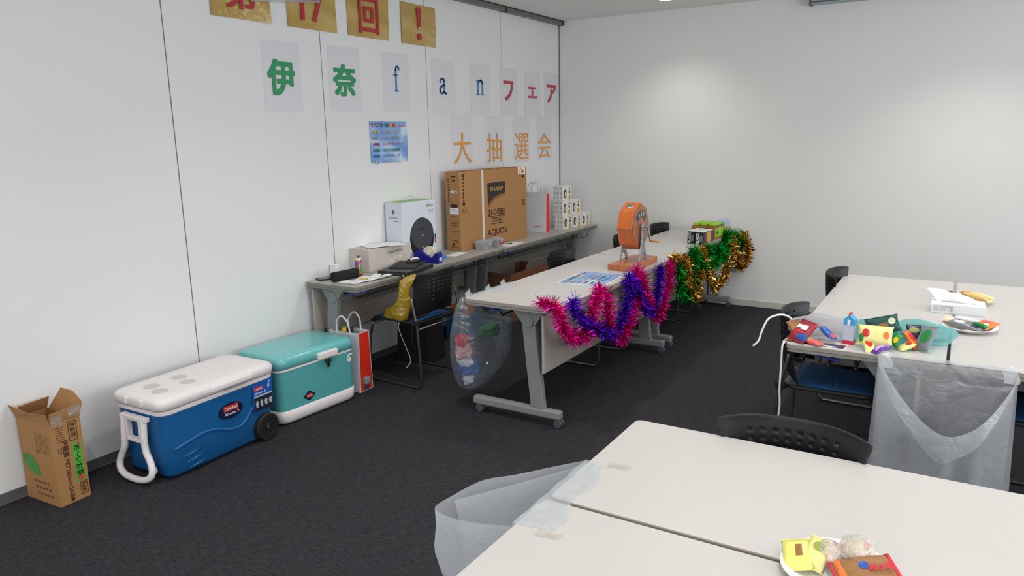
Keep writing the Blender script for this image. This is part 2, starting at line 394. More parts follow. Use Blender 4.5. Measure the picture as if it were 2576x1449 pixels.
rs = tag(MB().box((0, 0, .2), (.001, .5, .4)).build('red_sign', mat('red_print', (206, 14, 30), .3, coat=1.0), None, (.02, 3.305, 2.437), (math.radians(6.5), 0, 0)), 'bright red laminated strip overlapping the top gold sheets, cut off by picture top', 'sign')
MB().box((.0002, 0, .195), (.0006, .545, .42)).build('clear_border', film('lamination', (235, 230, 235), .55, .15, .1, .1), rs)
rows = [(3.243, 1.984, '伊', .215, .215, GREEN, 3.232, 1.98, .035, 'white laminated sheet with first green character, under the gold signs'), (3.779, 1.998, '奈', .215, .21, GREEN, 3.775, 1.99, .035, 'white laminated sheet with second green character, above the poster'),
        (4.31, 2.0, 'f', .075, .185, BLUE, 4.31, 2.028, .0, 'white laminated sheet with blue letter f on the wall'), (4.886, 1.99, 'a', .105, .125, BLUE, 4.874, 2.0, .0, 'white laminated sheet with blue letter a on the wall'),
        (5.41, 2.0, 'n', .125, .13, BLUE, 5.407, 2.014, .0, 'white laminated sheet with blue letter n on the wall'), (5.875, 1.995, 'フ', .17, .175, REDF, 5.87, 2.005, .03, 'white laminated sheet with large red hooked character after the n'),
        (6.31, 1.995, 'ェ', .165, .105, REDF, 6.305, 2.005, .03, 'white laminated sheet with small low red character, middle of three red'), (6.69, 1.995, 'ア', .20, .175, REDF, 6.69, 2.008, .03, 'white laminated sheet with red character nearest the wall corner'),
        (5.125, 1.58, '大', .25, .255, ORANGE, 5.12, 1.511, .0, 'white laminated sheet with orange three-stroke character, over the television box'), (5.615, 1.568, '抽', .245, .255, ORANGE, 5.612, 1.507, .0, 'white laminated sheet with second orange character, over the television box'),
        (6.09, 1.566, '選', .255, .25, ORANGE, 6.09, 1.504, .0, 'white laminated sheet with densest orange character, third of bottom row'), (6.535, 1.566, '会', .255, .25, ORANGE, 6.533, 1.502, .0, 'white laminated sheet with last orange character, nearest the corner')]
for yc, zc, body, w, h, m, ly, lz, bold, lab in rows:
    s = wall_sheet('letter_sign', lab, 'sign', yc, zc, .297, .42, LAMI, 'white lettered sheets on the left wall', curl=.0003, x=.0008)
    if body not in 'fan':
        text('character', body, w, h, m, s, (.0028, ly - yc, lz - zc), bold=bold)
        continue
    mb = MB()                                   # serif letters drawn as strokes
    def bar(pts): patch(mb, [(x * w, y * h) for x, y in pts], (.0028, ly - yc, lz - zc), XF, XU)
    def stroke(path, th):
        path = [Vector((p[0], p[1], 0)) for p in smooth_path([(a, b, 0) for a, b in path], 6)]
        for i in range(len(path) - 1):
            a, b = path[i], path[i + 1]; d = (b - a).normalized(); q = Vector((-d.y, d.x, 0))
            t0 = th[0] + (th[1] - th[0]) * i / len(path); a2 = a - d * .01; b2 = b + d * .02
            sx = .5 / .5
            bar([(a2.x - q.x * t0, a2.y - q.y * t0 * w / h), (b2.x - q.x * t0, b2.y - q.y * t0 * w / h), (b2.x + q.x * t0, b2.y + q.y * t0 * w / h), (a2.x + q.x * t0, a2.y + q.y * t0 * w / h)])
    if body == 'f':
        bar(rect(-.08, -.06, .22, .84)); bar(rect(-.05, -.47, .62, .05)); bar(rect(-.1, .14, .75, .05)); stroke([(-.08, .3), (-.02, .43), (.2, .48), (.4, .42)], (.1, .07)); bar(ell(.36, .38, .14, .055, 14))
    elif body == 'a':
        bar(rect(.17, -.06, .2, .78)); stroke([(.17, .3), (.1, .43), (-.1, .46), (-.3, .36)], (.08, .06)); bar(ell(-.28, .28, .12, .1, 14)); stroke([(.2, .08), (-.15, 0), (-.36, -.15), (-.32, -.36), (-.1, -.45), (.2, -.3)], (.08, .07)); stroke([(.2, -.38), (.34, -.46), (.5, -.38)], (.08, .04))
    else:
        bar(rect(-.28, -.02, .17, .92)); bar(rect(.28, -.1, .17, .78)); bar(rect(-.28, -.47, .44, .06)); bar(rect(.28, -.47, .44, .06)); bar(rect(-.38, .42, .24, .06)); stroke([(-.22, .26), (-.05, .42), (.16, .42), (.28, .26)], (.07, .08))
    mb.build('character', m, s)
SKY = ramp_mat('sky_print', [(0.30, (92, 140, 208)), (.52, (132, 172, 222)), (.62, (190, 212, 236)), (.78, (238, 242, 246))], scale=5, rough=.4, coat=.5, stretch=(1, 1, 1.6), detail=7, distort=.4)
def poster_lines(par, org, r_, u_, w, h):
    inks = [((190, 40, 60), 'イ'), ((150, 130, 60), 'ベ'), ((96, 110, 80), 'ン'), ((56, 96, 150), 'ト'), ((20, 120, 120), '抽'), ((222, 160, 50), '選'), ((214, 60, 70), '会')]
    o_ = Vector(org); r_ = Vector(r_).normalized(); u_ = Vector(u_).normalized()
    for i, (c, b) in enumerate(inks):
        text('heading', b, w * .09, h * .11, mat('ink_%d_%d_%d' % c, c, .5), par, o_ + r_ * (-w * .45 + i * w * .098) + u_ * (h * .415), r_, u_, .03)
    text('note', '〜抽選会〜', w * .26, h * .05, mat('ink_pinkred', (214, 70, 110), .5), par, o_ + r_ * (w * .35) + u_ * (h * .39), r_, u_, .01)
    for j, (a, b, c) in enumerate((('1等賞', '４２型テレビ', (196, 170, 90)), ('2等賞', 'ロボット掃除機', (150, 160, 160)), ('3等賞', 'コンパクトホットプレート', (190, 34, 90)), ('4等賞', 'さわやかお食事券', (20, 120, 90)), ('5等賞', 'QUOカード', (30, 110, 170)), ('6等賞', 'ボックスティッシュ', (186, 190, 206)))):
        m = mat('ink_%d_%d_%d' % c, c, .5); y = h * (.24 - .145 * j)
        text('line', a, w * .17, h * .075, m, par, o_ + r_ * (-w * .36) + u_ * y, r_, u_, .03)
        text('line', b, w * (.56 if j == 2 else .45), h * .075, m, par, o_ + r_ * (w * (.1 if j == 2 else .05)) + u_ * y, r_, u_, .02)
ps = wall_sheet('prize_poster', 'blue sky poster listing prizes in coloured lines on the left wall', 'poster', 4.195, 1.577, .408, .29, SKY)
poster_lines(ps, (.006, 0, 0), XF, XU, .408, .29)

# ------------------------------------------------------------------ folding tables
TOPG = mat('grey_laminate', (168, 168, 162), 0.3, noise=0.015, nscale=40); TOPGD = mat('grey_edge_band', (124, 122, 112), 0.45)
def table(label, loc, rz, W, Ln, group, lever_end=-1, rack=True):
    """length along local y, depth along local x, modesty panel on the +x side"""
    t = thing('folding_table', label, 'table', loc, rz, group)
    hx, hy = W / 2, Ln / 2
    k = .085 if W > .5 else .035; px = hx - .09 if W > .5 else hx - .04
    mb = MB().prism(rrect(-hx, -hy, hx, hy, .022), .678, .70, 0, 1)
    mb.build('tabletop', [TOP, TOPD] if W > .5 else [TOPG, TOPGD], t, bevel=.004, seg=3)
    MB().prism(rrect(-hx + .004, -hy + .004, hx - .004, hy - .004, .02), .664, .678).build('edge_band', TOPD if W > .5 else TOPGD, t, bevel=.002)
    for s in (-1, 1):
        y = s * (hy - .075)
        mb = MB()
        mb.prism([(k - .10, .664), (k + .115, .664), (k + .07, .60), (k + .05, .57), (k - .02, .57), (k - .045, .60)], y - .02, y + .02, ax='Y')
        mb.build('pivot_bracket', STEELG, t, bevel=.004)
        lg = MB().prism([(k - .035, .61), (k + .05, .61), (k + .105, .095), (k + .02, .095)], y - .02, y + .02, ax='Y').build('leg', STEELG, t, bevel=.006)
        MB().cyl((k + .008, y + s * .021, .60), (k + .008, y + s * .026, .60), .038, seg=28).build('hinge_cap', STEELG, lg, bevel=.002)
        bb = MB().box((-.0, y, .073), (W * .99 - .01, .05, .05)).build('base_bar', STEELG, t, bevel=.012, seg=3)
        for xx in (-hx + .05, hx - .025):
            cw = MB(); cw.cyl((xx, y - .022, .025), (xx, y - .004, .025), .025, seg=24); cw.cyl((xx, y + .004, .025), (xx, y + .022, .025), .025, seg=24); cw.cyl((xx, y, .028), (xx, y, .052), .012, seg=12); cw.box((xx, y, .034), (.03, .03, .016))
            cw.build('caster', RUBBER, bb, bevel=.003)
    MB().box((k + .01, 0, .585), (.05, Ln - .2, .035)).build('cross_beam', STEELG, t, bevel=.003)
    MB().box((px, 0, .485), (.016, Ln - .03, .33)).build('modesty_panel', PANELG, t, bevel=.005, seg=2)
    for s in (-1, 1):
        MB().box((px - .035, s * (hy - .1), .645), (.06, .02, .02)).build('panel_hook', GUN, t, bevel=.003)
        MB().box((px - .033, s * (hy - .1), .36), (.05, .02, .02)).build('panel_hook', GUN, t, bevel=.003)
    if rack:
        r = MB(); y0, y1 = -hy + .12, hy - .12
        for xx, zz in ((-hx + .045, .60), (-hx + .16, .585), (-hx + .27, .585)):
            r.tube(smooth_path([(xx, y0, .662), (xx, y0 + .005, .63), (xx, y0 + .05, zz), (xx, y0 + .15, zz), (xx, y1 - .15, zz), (xx, y1 - .05, zz), (xx, y1 - .005, .63), (xx, y1, .662)], 5), .006, 8)
        r.build('book_rack', GUN, t)
    MB().box((-.16, lever_end * (hy - .06), .648), (.15, .018, .012), rot=Matrix.Rotation(math.radians(12), 3, 'Y')).build('lever', BLUELEV, t, bevel=.004)
    return t
G = 'beige folding tables on casters'
t_c1 = table('long beige folding table draped with magenta and purple tinsel', (1.529, 4.235, 0), math.radians(-.2), .60, 1.775, G)
table('beige folding table against the far wall, draped with green and gold tinsel', (1.548, 5.975, 0), math.radians(-.9), .60, 1.69, G)
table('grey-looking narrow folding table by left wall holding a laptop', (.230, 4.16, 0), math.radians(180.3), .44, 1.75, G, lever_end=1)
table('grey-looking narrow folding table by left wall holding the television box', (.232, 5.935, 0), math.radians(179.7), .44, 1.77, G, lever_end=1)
table('beige table holding white and turquoise snack bags', (3.318, 4.145, 0), 0, .604, 1.81, G)
table('beige table at picture right edge, under half the tissue box row', (3.932, 4.145, 0), 0, .604, 1.81, G)
table('nearest beige table, cut off by the picture bottom', (3.685, 1.209, 0), math.radians(90), .598, 1.82, G)
table('second nearest beige table, in front of the black chair', (3.690, 1.820, 0), math.radians(90), .60, 1.82, G)

# ------------------------------------------------------------------ chairs
def chair(label, group):
    t = thing('stacking_chair', label, 'chair', (0, 0, 0), 0, group)
    prof = [(.46, .222), (.50, .222), (.56, .205), (.63, .196), (.69, .198), (.725, .206), (.75, .216), (.762, .214), (.768, .205)]
    def hw(z):
        for (a, wa), (b, wb) in zip(prof, prof[1:]):
            if z <= b: return wa + (wb - wa) * (z - a) / (b - a)
        return prof[-1][1]
    NU, NV = 46, 32
    def fn(u, v):
        x0 = (u - .5) * 2
        zb = .452 + .045 * (1 - x0 * x0) ** .8; zt = .758 + .010 * (1 - x0 ** 6)
        z = zb + (zt - zb) * v
        x = x0 * hw(max(z, .46))
        y = -.222 - .045 * ((z - .45) / .31) + .085 * abs(x0) ** 2.2 - .012 * math.sin(PI * (z - .45) / .31)
        return (x, y, z)
    holes = {(i, j) for j in (10, 13, 17, 20, 23, 26) for i in ((9, 13, 17, 21, 25, 29, 33, 37) if j > 14 else (13, 21, 25, 33))}
    MB().grid(fn, NU, NV, skip=lambda i, j: (i, j) in holes).build('backrest', BLACK, t, solid=.009, subsurf=1)
    def sf(u, v):
        a, b = (u - .5) * 2, (v - .5) * 2
        k = .96 if abs(a) * abs(b) > .8 else 1
        return (a * .218 * k, b * .21 * k, .428 + .012 * abs(a) ** 3 - (.03 * max(0, b - .75) * 4 if b > .75 else 0) - .012 * (1 - a * a) * (1 - b * b))
    s = MB().grid(sf, 16, 16).build('seat', BLACK, t, solid=.018, bevel=.004)
    MB().grid(lambda u, v: ((u - .5) * .36 * (1 - .1 * abs(v - .5)), (v - .5) * .36, .438 + .016 * (1 - (2 * u - 1) ** 4) * (1 - (2 * v - 1) ** 4)), 14, 14).build('seat_pad', SEATBLUE, t, solid=.004)
    for sx in (-1, 1):
        pts = [(sx * .226, -.185, .60), (sx * .226, -.205, .50), (sx * .226, -.222, .42), (sx * .225, -.235, .2), (sx * .225, -.238, .07), (sx * .225, -.215, .016), (sx * .225, -.16, .010), (sx * .225, .12, .010), (sx * .224, .185, .013), (sx * .222, .215, .06), (sx * .215, .21, .25), (sx * .20, .19, .405)]
        l = MB().tube(smooth_path(pts, 5), .0085, 10).build('sled_leg', GUN, t)
        MB().box((sx * .225, -.18, .006), (.024, .045, .012)).build('foot_pad', BLACKM, l, bevel=.002); MB().box((sx * .225, .14, .006), (.024, .045, .012)).build('foot_pad', BLACKM, l, bevel=.002)
    MB().tube([(-.22, -.225, .40), (.22, -.225, .40)], .008).build('cross_tube', GUN, t)
    MB().tube([(-.2, .17, .40), (.2, .17, .40)], .008).build('cross_tube', GUN, t)
    for sx in (-1, 1): MB().box((sx * .224, -.216, .445), (.03, .05, .03)).build('bracket', BLACKM, t, bevel=.004)
    return t
GC = 'black stacking chairs with blue seats'
def R(d): return math.radians(d)
c0 = chair('black perforated chair with yellow bag on it at the left table', GC); c0.location = (.505, 3.775, 0); c0.rotation_euler = (0, 0, R(88))
for loc, rz, lab in (((1.325, 4.735, 0), -90, 'black chair behind the central table, nearest the television box'), ((1.395, 5.75, 0), -90, 'black chair behind the wooden lottery drum'), ((1.40, 6.58, 0), -91, 'black chair behind the central table, nearest the far wall'),
                     ((3.215, 4.775, 0), -92, 'black chair at snack table, back side toward the far wall'), ((3.185, 3.655, 0), -90, 'black chair with blue seat under snack table beside white snack bag'), ((3.255, 1.93, 0), 180, 'large black chair back behind the second nearest table'),
                     ((4.03, 3.62, 0), 90, 'black chair under table at picture right edge, mostly hidden')):
    dup(c0, loc, R(rz), lab)

# ------------------------------------------------------------------ floor by the left wall: carton and two coolers
t = thing('tea_carton', 'tall open brown cardboard carton with green label, standing alone by the wall', 'box', (.142, 1.578, 0), R(3.5))
W_, D_, H_ = .255, .140, .39
mb = MB(); th = .004
mb.box((-W_ / 2 + th / 2, 0, H_ / 2), (th, D_, H_)).box((W_ / 2 - th / 2, 0, H_ / 2), (th, D_, H_)).box((0, -D_ / 2 + th / 2, H_ / 2), (W_ - 2 * th, th, H_)).box((0, D_ / 2 - th / 2, H_ / 2), (W_ - 2 * th, th, H_)).box((0, 0, th / 2), (W_ - 2 * th, D_ - 2 * th, th))
mb.build('body', CARD, t)
def flap(name, pts, nrm):
    n = Vector(nrm) * .004; mb = MB(); a = [Vector(p) for p in pts]; b = [p + n for p in a]
    mb.loft([[tuple(p) for p in a], [tuple(p) for p in b]], smooth=False); return mb.build(name, CARD, t)
flap('flap', [(-W_ / 2, -D_ / 2, H_), (W_ / 2, -D_ / 2, H_), (W_ / 2 + .004, -D_ / 2 - .012, H_ + .055), (0, -D_ / 2 - .015, H_ + .045), (-W_ / 2 - .01, -D_ / 2 - .02, H_ + .065)], (0, 1, 0))
flap('flap', [(W_ / 2, -D_ / 2 + .003, H_), (W_ / 2, D_ / 2, H_), (W_ / 2 + .008, D_ / 2, H_ + .06), (W_ / 2 + .012, -D_ / 2 + .003, H_ + .055)], (-1, 0, 0))
flap('flap', [(-W_ / 2 + .02, D_ / 2, H_), (W_ / 2, D_ / 2, H_), (W_ / 2, D_ / 2 + .02, H_ + .065), (.05, D_ / 2 + .03, H_ + .10), (-.03, D_ / 2 + .025, H_ + .105)], (0, -1, 0))
flap('flap', [(-W_ / 2, -D_ / 2 + .003, H_), (-W_ / 2, D_ / 2, H_), (-W_ / 2 + .03, D_ / 2, H_ + .06), (-W_ / 2 + .03, -D_ / 2 + .003, H_ + .055)], (1, 0, 0))
TAPE = film('clear_tape', (236, 230, 222), .6, .12, .2, .3, 40)
mb = MB(); patch(mb, [(-.05, -.03), (0, -.035), (.004, .03), (-.045, .034)], (W_ / 2 + .004, -.015, H_ + .022), XF, XU, .004); mb.build('tape', TAPE, t)
mb = MB(); patch(mb, [(-.03, -.02), (.025, -.018), (.026, .026), (-.03, .022)], (W_ / 2 + .006, .045, H_ + .034), XF, XU, .004); mb.build('tape', TAPE, t)
LG = mat('label_green', (86, 168, 58), .6); LG2 = mat('label_green_print', (76, 140, 66), .7, noise=.3, nscale=40)
o = (W_ / 2, 0, 0)
mb = MB(); patch(mb, rect(.037, .182, .042, .19), o, XF, XU, .001); lb = mb.build('green_label', LG, t)
text('lettering', 'お〜いお茶', .15, .032, mat('ink_black', (20, 22, 24), .6), lb, (W_ / 2 + .001, .037, .190), (0, 0, -1), (0, 1, 0), .012)
mb = MB(); patch(mb, ell(.037, .105, .014, .012), o, XF, XU, .0025); patch(mb, rect(.044, .268, .01, .016), o, XF, XU, .0025); mb.build('red_mark', mat('ink_vermilion', (196, 70, 56), .6), lb)
text('lettering', '伊藤園 PET280ml×24本', .285, .026, CARDD, t, (W_ / 2, -.012, .165), (0, 0, -1), (0, 1, 0), .008)
mb = MB()
for (x, y, w, h) in ((.029, .335, .036, .09), (.045, .052, .03, .058)):
    for a, b, c, d in ((x, y + h / 2, w, .003), (x, y - h / 2, w, .003), (x - w / 2, y, .003, h), (x + w / 2, y, .003, h)): patch(mb, rect(a, b, c, d), o, XF, XU)
    for k in range(9): patch(mb, rect(x, y - h * .36 + h * .09 * k, w * .62, h * (.02 + .03 * (k % 3))), o, XF, XU)
for k in range(7): patch(mb, rect(-.03, .30 + .011 * k, .034, .0025), o, XF, XU)
for a, b, c, d in ((-.03, .272, .03, .002), (-.03, .245, .03, .002), (-.045, .258, .002, .027), (-.015, .258, .002, .027), (-.033, .258, .004, .02), (-.024, .258, .004, .02)): patch(mb, rect(a, b, c, d), o, XF, XU)
patch(mb, rect(-.012, .016, .02, .007), o, XF, XU); patch(mb, rect(-.012, .016, .007, .02), o, XF, XU)
mb.build('carton_print', CARDD, t)
o = (0, -D_ / 2, 0); mb = MB()
for k in range(9): patch(mb, rect(.06, .25 + .011 * k, .09, .0022), o, YF, YU)
patch(mb, rect(.01, .295, .003, .1), o, YF, YU); patch(mb, rect(.005, .25, .03, .004), o, YF, YU)
for k in range(3):
    for j in range(5): patch(mb, rect(-.045 + .025 * j + .01 * k, .10 - .03 * k, .015, .011), o, YF, YU)
mb.build('carton_print', mat('carton_print_brown', (112, 74, 46), .8), t)
mb = MB(); patch(mb, [(x * .058 - .055, y * .05 + .175) for x, y in ((-1, .9), (-.2, 1.05), (.5, .6), (.9, .1), (1, -.5), (1.25, -.8), (.7, -1), (0, -.75), (-.6, -.4), (-1, .2))], o, YF, YU, .0012); mb.build('leaf_print', LG2, t)

# blue wheeled cooler
t = thing('wheeled_cooler', 'large blue wheeled ice cooler with white lid and white handle', 'cooler', (.312, 2.235, 0), R(2.0))
BLU = mat('cooler_blue', (22, 92, 150), .42, noise=.03, nscale=8, bump=.03, bscale=300)
CW = mat('cooler_white', (228, 222, 222), .42, noise=.02, nscale=6)
hx, hy = .182, .345
rings = []
for z, ix, iy in ((.012, .030, .035), (.03, .018, .02), (.2, .010, .010), (.33, .002, .004), (.345, 0, 0)):
    rings.append([(x, y, z) for x, y in rrect(-hx + ix, -hy + iy, hx - ix, hy - iy, .05, 7)])
body = MB().loft(rings, smooth=True).build('body', BLU, t)
# raised wave on the long side, with its groove, and three ribs at its low end
w = MB().tube(smooth_path([(hx - .012, y, z) for y, z in ((-.29, .155), (-.22, .168), (-.12, .182), (-.04, .17), (.03, .142), (.10, .135), (.15, .165), (.20, .215), (.26, .235), (.32, .238))], 6), .008, 8).build('wave_rib', BLU, body)
for k in range(3):
    MB().tube([(hx - .013, -.245 + .012 * k, .10 - .033 * k), (hx - .011, -.19 + .014 * k, .107 - .033 * k), (hx - .014, -.145 + .016 * k, .112 - .033 * k)], [.003, .0065, .003], 8).build('side_rib', BLU, body)
rings = [[(x, y, z) for x, y in rrect(-hx - e, -hy - e, hx + e, hy + e, .055, 7)] for z, e in ((.343, .004), (.36, .006), (.362, .0))]
MB().loft(rings, smooth=False).build('rim', CW, t)
rings = [[(x, y, z) for x, y in rrect(-hx - e, -hy - e, hx + e, hy + e, .055, 7)] for z, e in ((.366, .003), (.372, .010), (.40, .012), (.415, .006), (.424, -.012), (.426, -.05))]
lid = MB().loft(rings, smooth=True).build('lid', CW, t)
for x, y in ((-.04, -.23), (.06, -.255), (-.04, -.075), (.06, -.10)):
    MB().lathe([(.0335, .4265), (.036, .428), (.0375, .4265), (.0345, .4262)], (x, y, 0), 28).build('cup_holder', mat('cooler_dimple', (198, 193, 193), .5), lid)
    MB().cyl((x, y, .4255), (x, y, .4268), .0335, seg=28).build('cup_holder', mat('cooler_dimple', (198, 193, 193), .5), lid)
MB().box((hx + .010, .06, .392), (.02, .26, .03)).build('lid_lip', CW, lid, bevel=.008, seg=3)
MB().box((hx + .0155, .07, .378), (.012, .13, .012)).build('finger_grip', mat('cooler_shade', (150, 146, 150), .5), lid, bevel=.003)
for x in (-.06, .06): MB().box((x, -hy - .010, .395), (.02, .02, .034)).build('hinge_lug', CW, lid, bevel=.004)
pts = [(-.075, -hy - .022, .315), (-.077, -hy - .03, .24), (-.08, -hy - .032, .17), (-.105, -hy - .034, .125), (-.125, -hy - .04, .08), (-.115, -hy - .048, .045), (-.07, -hy - .055, .025), (0, -hy - .058, .02), (.07, -hy - .055, .025), (.115, -hy - .048, .045), (.125, -hy - .04, .08), (.105, -hy - .034, .125), (.08, -hy - .032, .17), (.077, -hy - .03, .24), (.075, -hy - .022, .315)]
hd = MB().tube(smooth_path(pts, 6), .016, 12).build('tow_handle', CW, t)
mb = MB()
mb.box((0, -hy - .018, .318), (.19, .034, .022)).box((-.05, -hy - .02, .262), (.016, .03, .11)).box((.05, -hy - .02, .262), (.016, .03, .11)).box((0, -hy - .02, .208), (.116, .03, .018))
mb.build('handle_bracket', CW, t, bevel=.004)
MB().cyl((.075, -hy + .006, .055), (.075, -hy - .012, .055), .022, seg=20).build('drain_cap', CW, t, bevel=.003)
TY = mat('tyre_black', (24, 24, 26), .6); 
wl = MB()
wl.loft([[(x, .262 + r * math.cos(2 * PI * k / 40), .077 + r * math.sin(2 * PI * k / 40)) for k in range(40)] for x, r in ((hx - .03, .06), (hx - .03, .072), (hx - .022, .076), (hx + .012, .076), (hx + .018, .07), (hx + .018, .052), (hx + .008, .05), (hx + .008, .02), (hx + .012, .012), (hx + .012, .002))], smooth=False)
wl = wl.build('wheel', TY, t)
for k in range(24):
    a = 2 * PI * k / 24
    if k < 12:
        pass
for k in range(3):
    a = 2 * PI * k / 3 + .5
    MB().box((hx + .010, .262 + .033 * math.cos(a), .077 + .033 * math.sin(a)), (.006, .05, .012), rot=Matrix.Rotation(a, 3, 'X')).build('spoke', TY, wl, bevel=.002)
MB().cyl((hx + .006, .262, .077), (hx + .016, .262, .077), .008, seg=16).build('axle_cap', mat('axle_grey', (120, 120, 124), .4, .8), wl, bevel=.002)
# stickers
NAVY = mat('sticker_navy', (14, 26, 60), .35); RL = mat('sticker_red', (196, 50, 48), .4); SW = mat('sticker_white', (232, 232, 236), .4); SB = mat('sticker_blue', (30, 84, 170), .35)
o = (hx - .002, .045, .245); mb = MB(); patch(mb, ell(0, 0, .076, .042), o, XF, XU, .0); st = mb.build('oval_badge', NAVY, t)
mb = MB(); patch(mb, rect(0, .014, .09, .03), o, XF, XU, .001); mb.build('badge_red', RL, st)
text('lettering', 'Coleman', .08, .018, SW, st, (o[0] + .001, o[1], o[2] + .014), XF, XU, .01)
text('lettering', 'Xtreme', .07, .016, SW, st, (o[0] + .001, o[1] - .008, o[2] - .014), XF, XU, .01, shear=.3)
text('lettering', '5', .016, .02, mat('sticker_tan', (206, 130, 100), .4), st, (o[0] + .001, o[1] + .042, o[2] - .012), XF, XU, .02)
o = (hx + .0015, .255, .262); mb = MB(); patch(mb, [(-.068, -.085), (.068, -.085), (.068, .08), (-.068, .075)], o, XF, XU, .0); st = mb.build('info_sticker', SB, t)
mb = MB(); patch(mb, rect(.002, -.045, .126, .074), o, XF, XU, .0008); mb.build('sticker_panel', mat('sticker_dark', (30, 34, 46), .4), st)
mb = MB(); patch(mb, rect(-.028, .042, .06, .022), o, XF, XU, .001); mb.build('badge_red', RL, st)
text('lettering', 'Coleman', .054, .014, SW, st, (o[0] + .001, o[1] - .028, o[2] + .042), XF, XU, .01)
text('lettering', 'Xtreme 5', .075, .013, SW, st, (o[0] + .001, o[1] - .02, o[2] + .018), XF, XU, .01, shear=.3)
mb = MB(); patch(mb, rect(0, .0, .122, .009), o, XF, XU, .001)
for k in range(4): patch(mb, [(-.05 + .03 * k, -.06), (-.035 + .03 * k, -.06), (-.033 + .03 * k, -.03), (-.042 + .03 * k, -.022), (-.054 + .03 * k, -.034)], o, XF, XU, .0014)
patch(mb, [(.03, .03), (.05, .035), (.046, .055), (.056, .07), (.044, .068), (.036, .05)], o, XF, XU, .001)
mb.build('sticker_marks', mat('sticker_grey', (168, 176, 186), .4), st)

# turquoise steel cooler
t = thing('steel_cooler', 'turquoise steel-sided ice cooler with white base and turquoise lid', 'cooler', (.262, 2.952, 0), R(-3.5))
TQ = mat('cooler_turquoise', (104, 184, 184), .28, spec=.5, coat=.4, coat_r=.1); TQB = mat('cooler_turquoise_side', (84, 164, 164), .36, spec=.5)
hx, hy = .188, .285
def band(name, zs, m, r=.055, par=None, smooth=True):
    return MB().loft([[(x, y, z) for x, y in rrect(-hx - e, -hy - e, hx + e, hy + e, r, 8)] for z, e in zs], smooth=smooth).build(name, m, par or t)
band('base', ((.004, -.02), (.012, -.006), (.03, .004), (.085, .006), (.088, .0)), CW)
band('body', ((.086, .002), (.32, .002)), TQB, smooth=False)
band('seal', ((.318, .001), (.322, .006), (.332, .006), (.334, .0)), CW, smooth=False)
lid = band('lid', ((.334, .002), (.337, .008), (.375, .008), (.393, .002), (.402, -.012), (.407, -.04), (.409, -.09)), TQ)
MB().box((hx + .014, .06, .352), (.03, .15, .042)).build('latch', WHITEP, lid, bevel=.01, seg=4)
lk = MB().box((hx + .014, .062, .312), (.022, .036, .022)).build('lock', mat('steel_dark', (96, 92, 88), .3, .9), t, bevel=.004)
MB().box((hx + .010, .068, .287), (.008, .016, .034)).build('hasp', mat('steel_dark', (96, 92, 88), .3, .9), lk, bevel=.002)
op = MB().cyl((hx, .235, .272), (hx + .008, .235, .272), .018, seg=20).build('bottle_opener', WHITEP, t, bevel=.003)
MB().tube(smooth_path([(hx + .008, .222, .285), (hx + .012, .226, .300), (hx + .013, .245, .306), (hx + .012, .258, .302)], 4), .0045, 8).build('opener_hook', WHITEP, op)
o = (hx + .003, -.085, .135); mb = MB(); patch(mb, [(-.046, 0), (0, -.032), (.046, 0), (0, .032)], o, XF, XU); st = mb.build('diamond_badge', NAVY, t)
mb = MB(); patch(mb, ell(0, 0, .024, .014), o, XF, XU, .002); mb.build('badge_red', RL, st)
text('lettering', 'Coleman', .04, .009, SW, st, (o[0] + .002, o[1], o[2]), XF, XU, .01)
for k, z in enumerate((.13, .10)): pass

# paper carrier bag on the floor
BAGP = mat('bag_paper', (206, 208, 216), .55); BAGR = mat('bag_red', (222, 44, 26), .5)
def paper_bag(label, loc, rz, w, d, h, dt):
    """wide white face looks along -y, red gusset along +x"""
    t = thing('paper_bag', label, 'bag', loc, rz, 'white and red paper carrier bags')
    A = [(-w / 2, -d / 2), (w / 2, -d / 2), (w / 2, d / 2), (-w / 2, d / 2)]; T = [(-w / 2, -dt / 2), (w / 2, -dt / 2), (w / 2, dt / 2), (-w / 2, dt / 2)]
    mb = MB(); lo = [mb.bm.verts.new((x, y, .001)) for x, y in A]; hi = [mb.bm.verts.new((x, y, h)) for x, y in T]
    mb.bm.faces.new(lo[::-1])
    for k in range(4): mb.bm.faces.new((lo[k], lo[(k + 1) % 4], hi[(k + 1) % 4], hi[k]))
    b = mb.build('body', BAGP, t, solid=.0012)
    mb = MB(); e = .0018
    mb.poly([(w / 2 + e, -d / 2 + .008, .006), (w / 2 + e, d / 2 - .008, .006), (w / 2 + e, dt / 2 - .007, h - .006), (w / 2 + e, -dt / 2 + .007, h - .006)])
    mb.build('red_gusset', BAGR, b, solid=.0008)
    for s in (-1, 1):
        y = s * (dt / 2 + .002); ww = w * .22
        MB().tube(smooth_path([(-ww, y, h - .02), (-ww, y, h + .02), (-ww * .8, y + s * .004, h + .07), (0, y + s * .008, h + .105), (ww * .8, y + s * .004, h + .07), (ww, y, h + .02), (ww, y, h - .02)], 6), .0055, 8).build('handle', mat('bag_cord', (214, 216, 220), .6), t)
    return t
pb = paper_bag('white paper carrier bag with red side on the floor beside the turquoise cooler', (.298, 3.362, 0), R(3), .24, .128, .395, .105)
tag(MB().loft([[(.26 + .03 * math.cos(2 * PI * k / 12) * r, 3.37 + .03 * math.sin(2 * PI * k / 12) * r, z) for k in range(12)] for z, r in ((.30, 1), (.38, 1), (.405, .5))]).build('yellow_pack', mat('pack_yellow', (226, 176, 30), .4)), 'yellow packet poking out of the paper bag on the floor', 'packet')
tag(MB().box((.30, 3.37, .345), (.04, .03, .13), rz=.4).build('dark_pack', mat('pack_brown', (40, 28, 26), .4), bevel=.006), 'dark brown packet poking out of the paper bag on the floor', 'packet')

